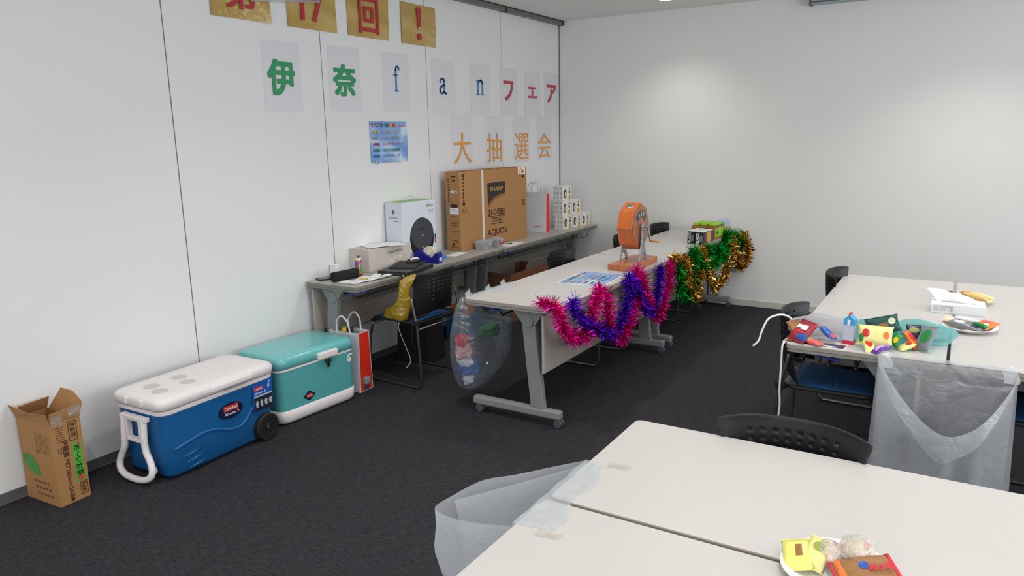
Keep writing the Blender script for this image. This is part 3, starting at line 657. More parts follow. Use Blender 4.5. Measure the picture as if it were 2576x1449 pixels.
# ------------------------------------------------------------------ things on the left tables
t = thing('smartphone', 'flat black smartphone lying at the near end of the left table', 'phone', (.085, 3.425, .70), R(-20))
MB().box((0, 0, .005), (.078, .155, .009)).build('body', BLACK, t, bevel=.004, seg=3)
MB().box((0, 0, .0101), (.070, .146, .0006)).build('screen', mat('glass_black', (18, 19, 24), .08), t)
t = thing('pencil_case', 'soft black pencil case standing in front of the smartphone', 'case', (.205, 3.455, .70), R(-6))
MB().loft([[(x, y, z) for x, z in rrect(-.026 * s, .002, .026 * s, .062, .018, 5)] for y, s in ((-.105, .7), (-.098, 1), (-.03, 1.06), (.04, 1.0), (.098, 1), (.105, .7))]).build('body', mat('fabric_black', (20, 20, 22), .85, bump=.2, bscale=400), t)
MB().tube([(.0, -.1, .0625), (0, .1, .0625)], .002, 6).build('zip', BLACKM, t)
t = thing('spray_can', 'slim spray can with rainbow stripes between the pencil case and white carton', 'spray can', (.192, 3.60, .70))
SPRAY = ramp_mat('rainbow_wrap', [(.30, (60, 80, 170)), (.40, (196, 40, 110)), (.48, (232, 190, 40)), (.56, (60, 150, 70)), (.64, (120, 150, 220)), (.75, (226, 224, 226))], scale=1.0, rough=.3, stretch=(14, 14, 16), detail=1)
MB().lathe([(.001, .001), (.0225, .001), (.0225, .112), (.001, .112)], seg=28).build('body', SPRAY, t, bevel=.001)
MB().lathe([(.022, .112), (.02, .119), (.011, .123), (.001, .123)], seg=28).build('shoulder', WHITEP, t)
MB().lathe([(.009, .122), (.009, .137), (.001, .137)], seg=16).build('nozzle', mat('cap_grey', (70, 70, 74), .5), t)
MB().lathe([(.0005, .0), (.0232, .0), (.0232, .022), (.0228, .022)], seg=28).build('base_band', mat('band_brown', (130, 60, 40), .4), t)
t = thing('small_white_box', 'small upright white box against the wall behind the smartphone', 'box', (.035, 3.535, .70), R(4))
MB().box((0, 0, .037), (.05, .04, .074)).build('body', PAPER, t, bevel=.002)
MB().box((.0, -.012, .076), (.048, .02, .003), rot=Matrix.Rotation(.3, 3, 'X')).build('flap', PAPER, t)
random.seed(3)
for i, (x, y, a, w, h) in enumerate(((.30, 3.40, 8, .15, .10), (.345, 3.47, -14, .10, .12), (.30, 3.53, 20, .08, .13), (.38, 3.55, -8, .07, .12), (.335, 3.61, 32, .06, .11), (.40, 3.635, 4, .05, .09))):
    o = MB().grid(lambda u, v: ((u - .5) * w, (v - .5) * h, .004 * mnoise.noise(Vector((u * 3, v * 3, i)))), 6, 6).build('paper_slip', PAPER, None, (x, y, .704 + .0024 * i), (0, 0, R(a)), solid=.0006)
    tag(o, ('white paper slip at the very front of the left table', 'white paper slip under the yellow tag', 'white paper slip pointing toward the white carton', 'white paper slip beside the laptop corner', 'white paper slip tilted nearest the laptop', 'small white paper slip tucked at the laptop front edge')[i], 'paper', 'loose paper slips on the left table')
tag(MB().box((.345, 3.475, .716), (.05, .022, .004), rz=.5).build('yellow_tag', mat('tag_yellow', (216, 176, 60), .5), bevel=.001), 'small yellow paper tag lying on the white slips', 'paper')
# white carton with a sheet of paper on it
t = thing('appliance_carton', 'greyish white carton with script lettering, a paper sheet lying on it', 'box', (.100, 3.93, .70), R(-1.5))
CGR = mat('carton_offwhite', (198, 190, 182), .7); 
MB().box((0, 0, .0785), (.19, .44, .157)).build('body', CGR, t, bevel=.002)
text('lettering', 'Compact Hot Plate', .155, .024, mat('ink_brown', (70, 56, 48), .6), t, (.095, .045, .115), (0, 1, .04), XU, .0, shear=.35)
mb = MB(); patch(mb, [(-.06, -.03), (-.02, -.022), (.03, -.026), (.062, .012), (.045, .03), (.01, .026), (-.01, .034), (-.05, .01), (-.07, .004)], (.095, .055, .06), XF, XU); mb.build('torn_patch', mat('carton_inner', (214, 204, 190), .8), t)
mb = MB()
for k in range(2): patch(mb, rect(.05, .012 + .008 * k, .028, .003), (.095, 0, .006), XF, XU)
mb.build('carton_marks', mat('ink_brown', (70, 56, 48), .6), t)
o = MB().grid(lambda u, v: ((u - .5) * .20, (v - .5) * .29, .012 * (u - .2) ** 2 * 0 + .004 * math.sin(v * 3) + .001), 8, 8).build('paper_sheet', PAPER, None, (.125, 3.93, .8605), (0, 0, R(-28)), solid=.0006)
tag(o, 'white paper sheet lying on top of the greyish carton', 'paper')
# laptop, tablet and mouse
t = thing('laptop', 'closed black laptop at the front edge of the left table', 'laptop', (.365, 3.885, .70), R(9))
MB().box((0, 0, .012), (.235, .36, .02)).build('base', mat('laptop_dark', (44, 45, 50), .5), t, bevel=.004, seg=3)
MB().box((0, 0, .0255), (.235, .36, .005)).build('lid', mat('laptop_lid', (66, 67, 72), .45), t, bevel=.002)
o = thing('tablet_folio', 'thin black tablet case lying on the closed laptop', 'tablet', (.335, 3.935, .7285), R(22))
MB().box((0, 0, .005), (.19, .27, .010)).build('case', mat('folio_black', (36, 37, 42), .55), o, bevel=.003)
t = thing('computer_mouse', 'white and black computer mouse on top of the tablet case', 'mouse', (.325, 4.01, .739), R(150))
MB().loft([[(x, y, z * s) for x, y, z in [(.03 * math.cos(a) * w, yy, .003 + .028 * max(0, math.sin(a))) for a in [2 * PI * k / 18 for k in range(18)]]] for yy, w, s in [(y, math.sqrt(max(.02, 1 - (y / .052) ** 2)), math.sqrt(max(.1, 1 - (y / .056) ** 2))) for y in (-.05, -.045, -.03, -.01, .01, .03, .045, .05)]] if False else
          [[(.03 * w * math.cos(a), y, .002 + .028 * s * max(0, math.sin(a))) for a in [2 * PI * k / 18 for k in range(18)]] for y, w, s in ((-.05, .35, .4), (-.044, .75, .7), (-.025, .98, .95), (0, 1, 1), (.025, .95, .9), (.043, .7, .65), (.05, .35, .35))]).build('body', mat('mouse_dark', (44, 44, 48), .4), t)
MB().grid(lambda u, v: ((u - .5) * .046, -.042 + v * .07, .031 + .002 * math.sin(v * PI) - .022 * abs(2 * u - 1) ** 3 * .4 - .016 * max(0, abs(v - .45) - .35) * 3), 8, 8).build('top_shell', WHITEP, t, solid=.002)
MB().box((0, .012, .0345), (.006, .016, .004)).build('wheel', BLACKM, t, bevel=.001)
c = MB().tube(smooth_path([(.475, 3.71, .706), (.492, 3.705, .700), (.497, 3.70, .66), (.50, 3.66, .52), (.505, 3.625, .42), (.49, 3.63, .36), (.47, 3.72, .20), (.47, 3.76, .10), (.455, 3.73, .055)], 6), .0035, 8).build('white_cable', WHITEP)
tag(c, 'white cable hanging from the laptop down past the chair', 'cable')
# robot cleaner carton
t = thing('vacuum_carton', 'tall white carton with a dark round robot printed on it', 'box', (.098, 4.285, .70), R(-2))
WB = mat('carton_white', (214, 220, 230), .4); LGR = mat('carton_top_green', (150, 190, 120), .5); RD = mat('print_dark', (64, 66, 70), .4, noise=.15, nscale=6); RDK = mat('print_black', (28, 28, 30), .4)
MB().box((0, 0, .2225), (.16, .378, .443)).build('body', WB, t, bevel=.0015)
MB().box((0, 0, .4447), (.156, .374, .0014)).build('green_top', LGR, t)
MB().tube(smooth_path([(0, -.05, .446), (0, -.048, .462), (0, -.02, .478), (0, .02, .478), (0, .048, .462), (0, .05, .446)], 5), .003, 8).build('handle', CLEAR, t)
o = (.08, 0, 0); mb = MB()
patch(mb, [(x + .025, y + .165) for x, y in ell(0, 0, .137, .155, 48)], o, XF, XU, .001); pr = mb.build('robot_picture', RDK, t)
mb = MB(); patch(mb, [(x + .03, y + .198) for x, y in ell(0, 0, .128, .118, 48)], o, XF, XU, .0018); mb.build('robot_top', RD, pr)
mb = MB(); patch(mb, ell(.03, .235, .014, .011), o, XF, XU, .0026); mb.build('robot_button', RDK, pr)
mb = MB(); patch(mb, ell(.03, .100, .012, .006), o, XF, XU, .0026); patch(mb, ell(.012, .183, .006, .003), o, XF, XU, .0026); patch(mb, ell(.03, .185, .009, .008), o, XF, XU, .0026); patch(mb, ell(.048, .187, .006, .003), o, XF, XU, .0026); mb.build('robot_mark', mat('print_light', (150, 150, 152), .4), pr)
text('lettering', 'iRobot', .085, .026, mat('print_green', (120, 150, 80), .5), t, (.08, .125, .405), XF, XU, .012)
text('lettering', 'Roomba', .055, .014, mat('print_grey', (120, 122, 128), .5), t, (.08, .142, .368), XF, XU)
mb = MB(); patch(mb, rect(.142, .350, .05, .004), o, XF, XU); patch(mb, rect(.15, .06, .012, .012), o, XF, XU); patch(mb, rect(.15, .04, .012, .008), o, XF, XU); mb.build('small_print', mat('print_grey', (120, 122, 128), .5), t)
mb = MB(); patch(mb, rect(.178, .165, .014, .034), o, XF, XU, .0012); mb.build('navy_mark', mat('print_navy', (40, 50, 120), .5), t)
mb = MB(); patch(mb, rect(.178, .128, .014, .034), o, XF, XU, .0012); mb.build('red_mark', mat('print_red', (206, 70, 64), .5), t)
o = (0, -.189, 0); mb = MB(); patch(mb, ell(.0, .375, .014, .016), o, YF, YU); mb.build('round_logo', mat('print_greenish', (96, 120, 96), .5), t)
text('lettering', 'Roomba', .085, .018, mat('print_grey', (120, 122, 128), .5), t, (0, -.189, .335), YF, YU)
mb = MB(); patch(mb, rect(.02, .31, .045, .005), o, YF, YU); mb.build('small_print', mat('print_grey', (120, 122, 128), .5), t)
mb = MB(); patch(mb, [(x, y + .10) for x, y in ell(0, 0, .058, .055, 32)], o, YF, YU, .001); mb.build('robot_picture', RDK, t)
mb = MB(); patch(mb, [(x, y + .115) for x, y in ell(0, 0, .053, .038, 32)], o, YF, YU, .0016); mb.build('robot_top', RD, t)
# tape dispenser
t = thing('tape_dispenser', 'dark blue desk tape dispenser in front of the robot carton', 'tape dispenser', (.293, 4.225, .70), R(12))
NB = mat('dispenser_blue', (20, 20, 130), .35)
MB().prism([(-.10, .002), (.10, .002), (.10, .07), (.088, .082), (.075, .075), (.068, .068), (.060, .04), (.03, .045), (-.02, .075), (-.045, .098), (-.07, .098), (-.08, .085), (-.10, .078)], -.035, .035, ax='Y').build('body', NB, t, bevel=.003)
rl = MB(); prof = [(.022, -.012), (.046, -.012), (.046, .012), (.022, .012)]
rl.loft([[(-.0 + r * math.cos(2 * PI * k / 32) + .01, yy, .078 + r * math.sin(2 * PI * k / 32)) for k in range(32)] for r, yy in ((.022, -.012), (.044, -.012), (.044, .012), (.022, .012), (.022, -.012))], cap=False, smooth=False)
rl.build('tape_roll', mat('tape_cream', (226, 210, 180), .4), t)
MB().cyl((.01, -.016, .078), (.01, .016, .078), .021, seg=24).build('hub', WHITEP, t, bevel=.002)
MB().box((.101, .0, .03), (.002, .04, .026)).build('label_plate', WHITEP, t)
t = tag(MB().box((.285, 4.375, .712), (.05, .115, .024), rz=.1).build('blue_case', mat('case_blue', (30, 130, 214), .3, noise=.2, nscale=60), bevel=.004), 'flat bright blue pack beside the tape dispenser', 'pack')
for i, (x, y, w, h, a, lab) in enumerate(((.262, 4.625, .085, .20, 8, 'small white card lying before the television box'), (.375, 5.27, .11, .26, 4, 'white sheet with a pen on it at the table joint'))):
    tag(MB().box((x, y, .7012), (w, h, .0014), rz=R(a)).build('paper_card', PAPER), lab, 'paper')
t = thing('pen', 'black pen lying on the white sheet beside the clear tubs', 'pen', (.35, 5.22, .7062), R(-14))
MB().cyl((0, -.07, 0), (0, .06, 0), .004, seg=10).build('barrel', mat('pen_clear', (190, 190, 194), .3), t); MB().cyl((0, .02, 0), (0, .07, 0), .0048, seg=10).build('cap', BLACK, t); MB().cyl((0, -.085, 0), (0, -.066, 0), .001, .004, seg=10).build('tip', BLACK, t)
# television carton
t = thing('television_carton', 'big brown television carton standing on the left table', 'box', (.166, 5.245, .70), R(-3.2))
TVC = mat('carton_tan', (172, 126, 80), .7, noise=.03, nscale=10); TVD = mat('carton_ink', (58, 36, 26), .7); TVB = mat('carton_black', (48, 42, 40), .6)
lx, ly, lz = .148, .96, .634
MB().box((0, 0, lz / 2), (lx, ly, lz)).build('body', TVC, t, bevel=.003)
mb = MB()
for k in range(8): mb.box((lx / 2 - .006, -ly / 2 + .06 + k * .12, lz + .0005), (.012, .05, .002))
mb.build('top_tape_marks', TVD, t)
MB().box((lx / 2 + .001, -.178, lz / 2), (.003, .026, lz + .002)).box((0, -.178, lz + .001), (lx + .004, .026, .003)).build('strap', mat('strap_white', (222, 214, 206), .5), t)
o = (lx / 2, 0, 0)
mb = MB(); cur = [(.29, .365 + .02), (.25, .35), (.19, .315), (.13, .27), (.09, .23)]
patch(mb, [(-.108, .335), (-.085, .36), (-.03, .395), (.05, .42), (.142, .43), (.142, .527), (-.112, .522)], o, XF, XU, .001); lg = mb.build('logo_block', TVB, t)
text('lettering', 'SHARP', .185, .036, mat('carton_logo', (190, 146, 92), .6), lg, (lx / 2 + .001, .015, .468), XF, XU, .03, shear=.25)
mb = MB(); patch(mb, [(-.108, .31), (-.03, .368), (.05, .395), (.142, .41), (.142, .432), (.05, .422), (-.03, .397), (-.108, .337)], o, XF, XU, .0006); mb.build('logo_swoosh', mat('carton_brown', (140, 92, 52), .7), lg)
text('lettering', '2T-C42BE1', .242, .05, TVD, t, (lx / 2, .014, .275), XF, XU, .02)
mb = MB(); patch(mb, rect(.018, .241, .246, .006), o, XF, XU)
for k in range(3):
    for j in range(8): patch(mb, rect(-.058 + .021 * j, .222 - .022 * k, .015, .010), o, XF, XU)
for k in range(9): patch(mb, rect(-.432, .60 - .028 * k, .018 + .012 * (k in (0, 8)), .014 + .01 * (k in (0, 5, 6, 8))), o, XF, XU)
for a, b, c, d in ((-.425, .345, .05, .003), (-.425, .31, .05, .003), (-.45, .327, .003, .036), (-.40, .327, .003, .036), (-.425, .327, .05, .004)): patch(mb, rect(a, b, c, d), o, XF, XU)
for k in range(5): patch(mb, rect(.425, .30 + .011 * k, .045, .006), o, XF, XU)
patch(mb, ell(.42, .552, .022, .012), o, XF, XU)
mb.build('carton_print', TVD, t)
text('lettering', 'AQUOS', .28, .062, TVD, t, (lx / 2, .016, .103), XF, XU, .012)
mb = MB(); patch(mb, rect(.40, .605, .115, .065), o, XF, XU, .001); lb = mb.build('corner_label', SW, t)
mb = MB(); patch(mb, [(.355, .582), (.375, .582), (.405, .63), (.388, .632)], o, XF, XU, .002); mb.build('label_gold', mat('label_gold', (226, 180, 60), .5), lb)
mb = MB(); patch(mb, [(.388, .582), (.44, .582), (.412, .618)], o, XF, XU, .002); mb.build('label_red', mat('label_crimson', (190, 40, 50), .5), lb)
o = (0, -ly / 2, 0); mb = MB()
for k in range(9): patch(mb, rect(-.04, .575 - .022 * k, .012, .012), o, YF, YU)
for y, w, h in ((.595, .05, .008), (.565, .032, .01), (.395, .07, .004), (.275, .06, .006), (.07, .07, .004), (.085, .06, .004), (.03, .07, .004)): patch(mb, rect(.012, y, w, h), o, YF, YU)
patch(mb, rect(.012, .362, .07, .028), o, YF, YU); patch(mb, ell(0, .05, .011, .011), o, YF, YU)
mb.build('carton_print', TVD, t)
text('lettering', 'SHARP', .06, .014, TVD, t, (.012, -ly / 2, .225), YF, YU, .02); text('lettering', '2T-C42BE1', .06, .012, TVD, t, (.012, -ly / 2, .205), YF, YU, .01); text('lettering', 'AQUOS', .068, .018, mat('carton_ink_soft', (110, 62, 50), .7), t, (.02, -ly / 2, .155), YF, YU, .01)
mb = MB(); patch(mb, rect(.014, .322, .092, .052), o, YF, YU, .0012); patch(mb, rect(.018, .475, .058, .022), o, YF, YU, .0012); lb = mb.build('white_label', SW, t)
mb = MB(); patch(mb, rect(.01, .333, .05, .004), o, YF, YU, .002); patch(mb, rect(.02, .318, .04, .003), o, YF, YU, .002); patch(mb, rect(.03, .475, .03, .006), o, YF, YU, .002); mb.build('label_print', mat('print_slate', (80, 84, 96), .5), lb)
# clear tubs
def tub(label, loc, rz, w, d, h):
    t = thing('clear_tub', label, 'container', loc, rz, 'clear plastic tubs on the left table')
    rings = [[(x, y, z) for x, y in rrect(-w / 2 + e, -d / 2 + e, w / 2 - e, d / 2 - e, .012, 4)] for z, e in ((.001, .008), (h, 0), (h, .002), (.003, .01))]
    MB().loft(rings, smooth=False).build('body', CLEAR, t)
    MB().box((0, 0, h + .004), (w + .008, d + .008, .010)).build('lid', film('tub_lid', (232, 236, 240), .35, .2, .12, .2, 30), t, bevel=.003)
    MB().box((0, 0, h + .013), (w * .5, d * .5, .01)).build('lid_handle', film('tub_lid', (232, 236, 240), .35, .2, .12, .2, 30), t, bevel=.003)
    for s in (-1, 1): MB().box((s * (w / 2 + .004), 0, h - .008), (.004, d * .4, .03)).build('clip', film('tub_lid', (232, 236, 240), .35, .2, .12, .2, 30), t, bevel=.001)
    return t
tub('low clear plastic tub before the television box, nearest the camera', (.305, 4.95, .70), R(6), .11, .13, .06)
tb = tub('clear plastic tub with a red label', (.325, 5.105, .70), R(4), .10, .10, .062)
mb = MB(); patch(mb, rect(.0, .035, .065, .026), (.053, 0, 0), XF, XU); mb.build('red_label', mat('label_rose', (196, 50, 78), .5), tb)
# second carrier bag
pb = paper_bag('white paper carrier bag with red side on the left table', (.155, 6.065, .70), R(4), .262, .095, .372, .07)
text('lettering', 'LIXIL', .075, .022, mat('print_orange', (226, 110, 84), .5), pb, (.045, -.048, .06), YF, YU, .01, lift=.003)
# gift boxes: each box thin, three deep
GB = mat('gift_box', (226, 224, 222), .45); GBS = mat('gift_box_side', (176, 180, 172), .5)
INK = mat('gift_ink', (46, 38, 44), .5); GLD = mat('gift_gold', (200, 158, 60), .45); CRM = mat('gift_cream', (224, 218, 170), .5); GRN = mat('gift_olive', (110, 120, 50), .5)
def gift():
    t = thing('gift_box', '', 'box', (0, 0, 0), 0, 'printed gift boxes stacked in steps')
    b = MB(); b.box((0, 0, .069), (.0335, .158, .138)); b.build('body', GB, t, bevel=.0015)
    o = (.0168, 0, 0)
    mb = MB(); patch(mb, ell(-.035, .062, .023, .042), o, XF, XU, .0006); patch(mb, [(.032, .062), (.052, .062), (.056, .088), (.026, .088)], o, XF, XU, .0006); mb.build('dark_print', INK, t)
    mb = MB(); patch(mb, ell(-.030, .058, .014, .024), o, XF, XU, .0012); patch(mb, ell(.042, .107, .022, .026), o, XF, XU, .0012); mb.build('cream_print', CRM, t)
    mb = MB(); patch(mb, rect(.042, .026, .034, .046), o, XF, XU, .0006); mb.build('gold_print', GLD, t)
    mb = MB(); patch(mb, ell(-.026, .062, .005, .012), o, XF, XU, .0018); patch(mb, ell(.042, .104, .009, .011), o, XF, XU, .0018); mb.build('olive_print', GRN, t)
    o = (0, -.079, 0); mb = MB(); patch(mb, ell(0, .07, .009, .016), o, YF, YU); patch(mb, rect(0, .115, .02, .012), o, YF, YU); patch(mb, rect(0, .03, .014, .02), o, YF, YU); mb.build('side_print', GBS, t)
    return t
g0 = None
names = {0: 'bottom', 1: 'middle', 2: 'top'}; cols = ['nearest', 'second', 'far']; deps = ['front', 'second', 'rear']
for tier in range(3):
    for c_ in range(3 - tier):
        for d_ in range(3):
            y = 6.392 + c_ * .166 + (.006 if tier == 1 else .03 if tier == 2 else 0); x = .318 - .036 * d_ + .10 * (y - 6.4) - .012 * tier
            lab = 'printed white gift box, %s row of stack, %s column, %s layer' % (names[tier], cols[c_], deps[d_]) if tier < 2 else 'printed white gift box on top of the stack, %s layer' % deps[d_]
            if g0 is None: g0 = gift(); b_ = g0; b_.location = (x, y, .70 + .139 * tier); b_.rotation_euler = (0, 0, R(-5.7)); b_['label'] = lab
            else: dup(g0, (x, y, .70 + .139 * tier), R(-5.7), lab)

# under and beside the left tables
t = thing('waste_bin', 'black bin on the floor behind the chair, under the left table', 'bin', (.29, 4.10, 0), R(6))
MB().loft([[(x, y, z) for x, y in rrect(-w / 2, -d / 2, w / 2, d / 2, .02, 4)] for z, w, d in ((.002, .30, .22), (.36, .27, .20), (.36, .25, .18), (.03, .27, .19))], smooth=False).build('body', BLACKM, t)
MB().box((0, 0, .367), (.28, .21, .016)).build('rim', BLACK, t, bevel=.004)
t = thing('blue_carton', 'blue carton standing on the floor under the left table', 'box', (.215, 4.76, 0), R(3))
MB().box((0, 0, .095), (.22, .2, .19)).build('body', mat('carton_blue', (24, 92, 150), .5), t, bevel=.002)
t = thing('orange_pack', 'orange and white packet lying on the blue carton', 'packet', (.215, 4.755, .19), R(3))
MB().box((0, 0, .04), (.17, .12, .08)).build('body', mat('pack_orange', (206, 112, 60), .5, noise=.3, nscale=20), t, bevel=.008)
t = thing('open_carton', 'open brown carton under the far end of the left tables', 'box', (.20, 5.62, 0), R(-2))
mb = MB(); a, b, h = .30, .62, .43
mb.box((-a / 2, 0, h / 2), (.004, b, h)).box((a / 2, 0, h / 2), (.004, b, h)).box((0, -b / 2, h / 2), (a, .004, h)).box((0, b / 2, h / 2), (a, .004, h)).box((0, 0, .003), (a, b, .005)); mb.build('body', mat('carton_redbrown', (128, 84, 60), .75), t)
MB().box((a / 2 + .01, .12, h + .04), (.004, b * .6, .09), rot=Matrix.Rotation(.4, 3, 'Y')).build('flap', mat('carton_greyflap', (150, 146, 138), .75), t)
t = thing('table_caster', '', 'x') if False else None

# yellow bag on the chair seat
YB = film('yellow_film', (232, 200, 40), .30, .16, .15, .8, 20)
t = thing('yellow_bag', 'yellow plastic bag standing on the chair seat by the left table', 'bag', (.52, 3.70, .446))
def blob(rings_, m, name, par, seg=26, amp=.15, fq=9.0, cap=True):
    out = []
    for (cx, cy, cz, rx, ry, tilt) in rings_:
        R_ = []
        for k in range(seg):
            a = 2 * PI * k / seg; n_ = 1 + amp * mnoise.noise(Vector((math.cos(a) * 1.3 + cx * fq, math.sin(a) * 1.3 + cy * fq, cz * fq)))
            R_.append((cx + rx * math.cos(a) * n_, cy + ry * math.sin(a) * n_, cz + tilt * math.cos(a) * rx))
        out.append(R_)
    return MB().loft(out, cap=cap).build(name, m, par)
blob([(.02, 0, .004, .10, .16, 0), (.02, -.01, .012, .14, .185, 0), (.03, -.03, .05, .13, .16, 0), (.06, -.09, .09, .085, .085, .1), (.09, -.145, .13, .05, .042, .1), (.10, -.165, .17, .038, .026, .2), (.115, -.17, .215, .038, .026, .2), (.125, -.165, .25, .05, .034, .2), (.14, -.155, .285, .058, .04, .3), (.155, -.14, .305, .035, .028, .3), (.16, -.135, .31, .01, .01, .3)], YB, 'bag_body', t, 30, .3, 14)
blob([(.03, 0, .012, .08, .13, 0), (.04, -.01, .045, .09, .12, 0), (.05, -.06, .075, .05, .06, 0), (.05, -.07, .085, .01, .01, 0)], mat('bread_brown', (170, 130, 50), .6), 'bag_contents', t, 20, .3)

# ------------------------------------------------------------------ things on the central tables
fl = tag(MB().box((0, 0, .0006), (.29, .408, .0012)).build('prize_flyer', [SKY], None, (1.632, 4.205, .7004), (0, 0, R(4))), 'blue sky flyer lying flat on the central table', 'flyer')
MB().box((.0, .0, .0003), (.304, .422, .0008)).build('white_margin', PAPER, fl)
poster_lines(fl, (0, 0, .0012), (0, 1, 0), (-1, 0, 0), .40, .28)
# lottery drum
t = thing('lottery_drum', 'orange wooden hand-cranked lottery drum on a wooden base', 'lottery drum', (1.692, 4.745, .70), R(.5))
WD = ramp_mat('drum_wood', [(.2, (176, 84, 26)), (.55, (200, 104, 36)), (.9, (222, 128, 50))], scale=2.2, rough=.32, stretch=(14, 2.2, 2.2), coat=.4, detail=6)
WDB = ramp_mat('base_wood', [(.2, (150, 78, 40)), (.6, (186, 108, 60)), (.9, (206, 132, 80))], scale=2.5, rough=.4, stretch=(9, 1.5, 9), coat=.3, detail=6)
IRON = mat('cast_silver', (176, 180, 184), .38, .75, bump=.8, bscale=90)
MB().box((0, .0, .021), (.185, .465, .042)).build('base', WDB, t, bevel=.004)
cz = .279; Rr = .163
oc = [(Rr * math.cos(PI / 4 * k + 0) , cz + Rr * math.sin(PI / 4 * k)) for k in range(8)]
dr = MB().prism(oc, -.058, .048, ax='X').build('drum', WD, t, bevel=.003)
MB().prism([(y * .93, cz + (z - cz) * .93) for y, z in oc], .048, .052, ax='X').build('end_panel', mat('drum_end', (158, 92, 56), .35, coat=.4, noise=.05), dr, bevel=.001)
a = PI / 4 * 2.5; pc = Vector((-.005, Rr * math.cos(a) * .93, cz + Rr * math.sin(a) * .93)); nn = Vector((0, math.cos(a), math.sin(a)))
MB().cyl(pc - nn * .004, pc + nn * .006, .024, seg=26).build('outlet_cap', CHROME, dr, bevel=.002)
mb = MB(); o = (.0525, 0, cz); arc = []
for k in range(13):
    q = R(35 + 110 * k / 12); arc.append((.115 * math.cos(q), .115 * math.sin(q)))
for k in range(13):
    q = R(145 - 110 * k / 12); arc.append((.068 * math.cos(q), .068 * math.sin(q)))
patch(mb, [(x, y - .005) for x, y in arc], o, XF, XU, .0006); nb = mb.build('name_plate', mat('plate_dark', (52, 54, 60), .4), dr)
for k, ch in enumerate('抽選器'): text('lettering', ch, .03, .032, mat('plate_silver', (206, 208, 212), .3, .5), nb, (.0531, -.04 + .04 * k, cz + (.078, .088, .078)[k]), (0, 1, (.35, 0, -.35)[k]), (0, (-.35, 0, .35)[k], 1), .02)
for s in (-1, 1):
    x = .008 + s * .071 - .013 if s < 0 else .068
    mb = MB()
    L_ = [(-.082, .042), (-.05, .042), (-.038, .075), (-.02, .088), (.0, .092), (.02, .088), (.038, .075), (.05, .042), (.082, .042), (.072, .06), (.05, .095), (.036, .14), (.026, .20), (.022, .285), (.012, .30), (-.012, .30), (-.022, .285), (-.026, .20), (-.036, .14), (-.05, .095), (-.072, .06)]
    mb.prism(L_, x - .006, x + .006, ax='X')
    st = mb.build('stand', IRON, t, bevel=.002)
    for k in range(6): MB().box((x + s * .0065, 0, .115 + .028 * k), (.003, .05 - .004 * k, .006), rot=Matrix.Rotation(.6 * (-1) ** k, 3, 'X')).build('lattice_bar', IRON, st)
MB().cyl((-.085, 0, cz), (.095, 0, cz), .009, seg=16).build('axle', CHROME, t)
ck = MB().box((.098, .03, cz - .05), (.007, .016, .13), rot=Matrix.Rotation(.5, 3, 'X')).build('crank_arm', CHROME, t, bevel=.002)
MB().lathe([(.001, 0), (.007, 0), (.010, .02), (.011, .045), (.007, .062), (.001, .063)], seg=18).build('crank_knob', mat('knob_wood', (186, 138, 84), .45), ck, (.099, .062, cz - .105), (0, PI / 2, 0))
# snack cartons near the wall
PKB = mat('pack_black', (26, 28, 34), .4); PKW = mat('pack_silverwhite', (226, 226, 224), .35); PKG = mat('pack_gold', (214, 164, 46), .4); PKN = mat('pack_navy', (36, 60, 120), .4); PKL = mat('pack_lime', (150, 200, 40), .4); PKR = mat('pack_purple', (120, 60, 90), .4, noise=.5, nscale=50); PKC = mat('pack_brown2', (150, 100, 50), .45); PKT = mat('pack_sky', (170, 196, 226), .4); PKO = mat('pack_peach', (226, 170, 110), .45)
def black_pack(label, x, y, w):
    t = thing('snack_carton', label, 'box', (x, y, .70), R(-3), 'snack cartons on the central table')
    MB().box((0, 0, .05), (w, .22, .1)).build('body', PKB, t, bevel=.003)
    MB().box((0, 0, .1015), (w + .001, .222, .004)).build('lid', PKW, t, bevel=.001)
    text('lettering', 'BLACK', .085, w * .34, PKW, t, (-w * .2, -.11, .05), (0, 0, 1), (-1, 0, 0), .03, lift=.0015)
    mb = MB(); patch(mb, rect(w * .2, .045, w * .35, .05), (0, -.11, 0), YF, YU, .001); mb.build('grey_print', mat('pack_steel', (110, 112, 118), .4), t)
    o = (w / 2, 0, 0)
    mb = MB(); patch(mb, rect(-.055, .05, .05, .09), o, XF, XU); mb.build('picture_print', PKR, t)
    mb = MB(); patch(mb, rect(.015, .05, .09, .09), o, XF, XU); mb.build('gold_print', PKG, t)
    mb = MB(); patch(mb, rect(.085, .05, .05, .095), o, XF, XU); mb.build('navy_print', PKN, t)
    return t
black_pack('black snack carton at the near end, closest to the table edge', 1.800, 6.02, .075); black_pack('black snack carton beside the outer one, away from the table edge', 1.722, 6.045, .062)
for i, (x, y, lab) in enumerate(((1.812, 6.31, 'lime green snack carton nearest the table edge'), (1.742, 6.32, 'lime green snack carton in the middle'), (1.672, 6.33, 'lime green snack carton farthest from the table edge'))):
    t = thing('lime_carton', lab, 'box', (x, y, .70), R(-3), 'lime snack cartons on the central table')
    MB().box((0, 0, .058), (.066, .26, .116)).build('body', PKC, t, bevel=.003)
    MB().box((0, 0, .128), (.06, .2, .022)).build('top_pack', PKL, t, bevel=.006)
    mb = MB(); patch(mb, rect(0, .06, .2, .075), (.033, 0, 0), XF, XU); s_ = mb.build('lime_print', PKL, t)
    text('lettering', '抹茶', .05, .03, mat('print_leaf', (50, 90, 30), .5), s_, (.034, -.05, .06), XF, XU, .01)
t = thing('tall_carton', 'tall pale blue and peach snack carton nearest the far wall', 'box', (1.815, 6.535, .70), R(-3))
MB().box((0, 0, .07), (.07, .14, .14)).build('body', PKT, t, bevel=.003)
mb = MB(); patch(mb, rect(0, .045, .136, .08), (.035, 0, 0), XF, XU); mb.build('peach_print', PKO, t)

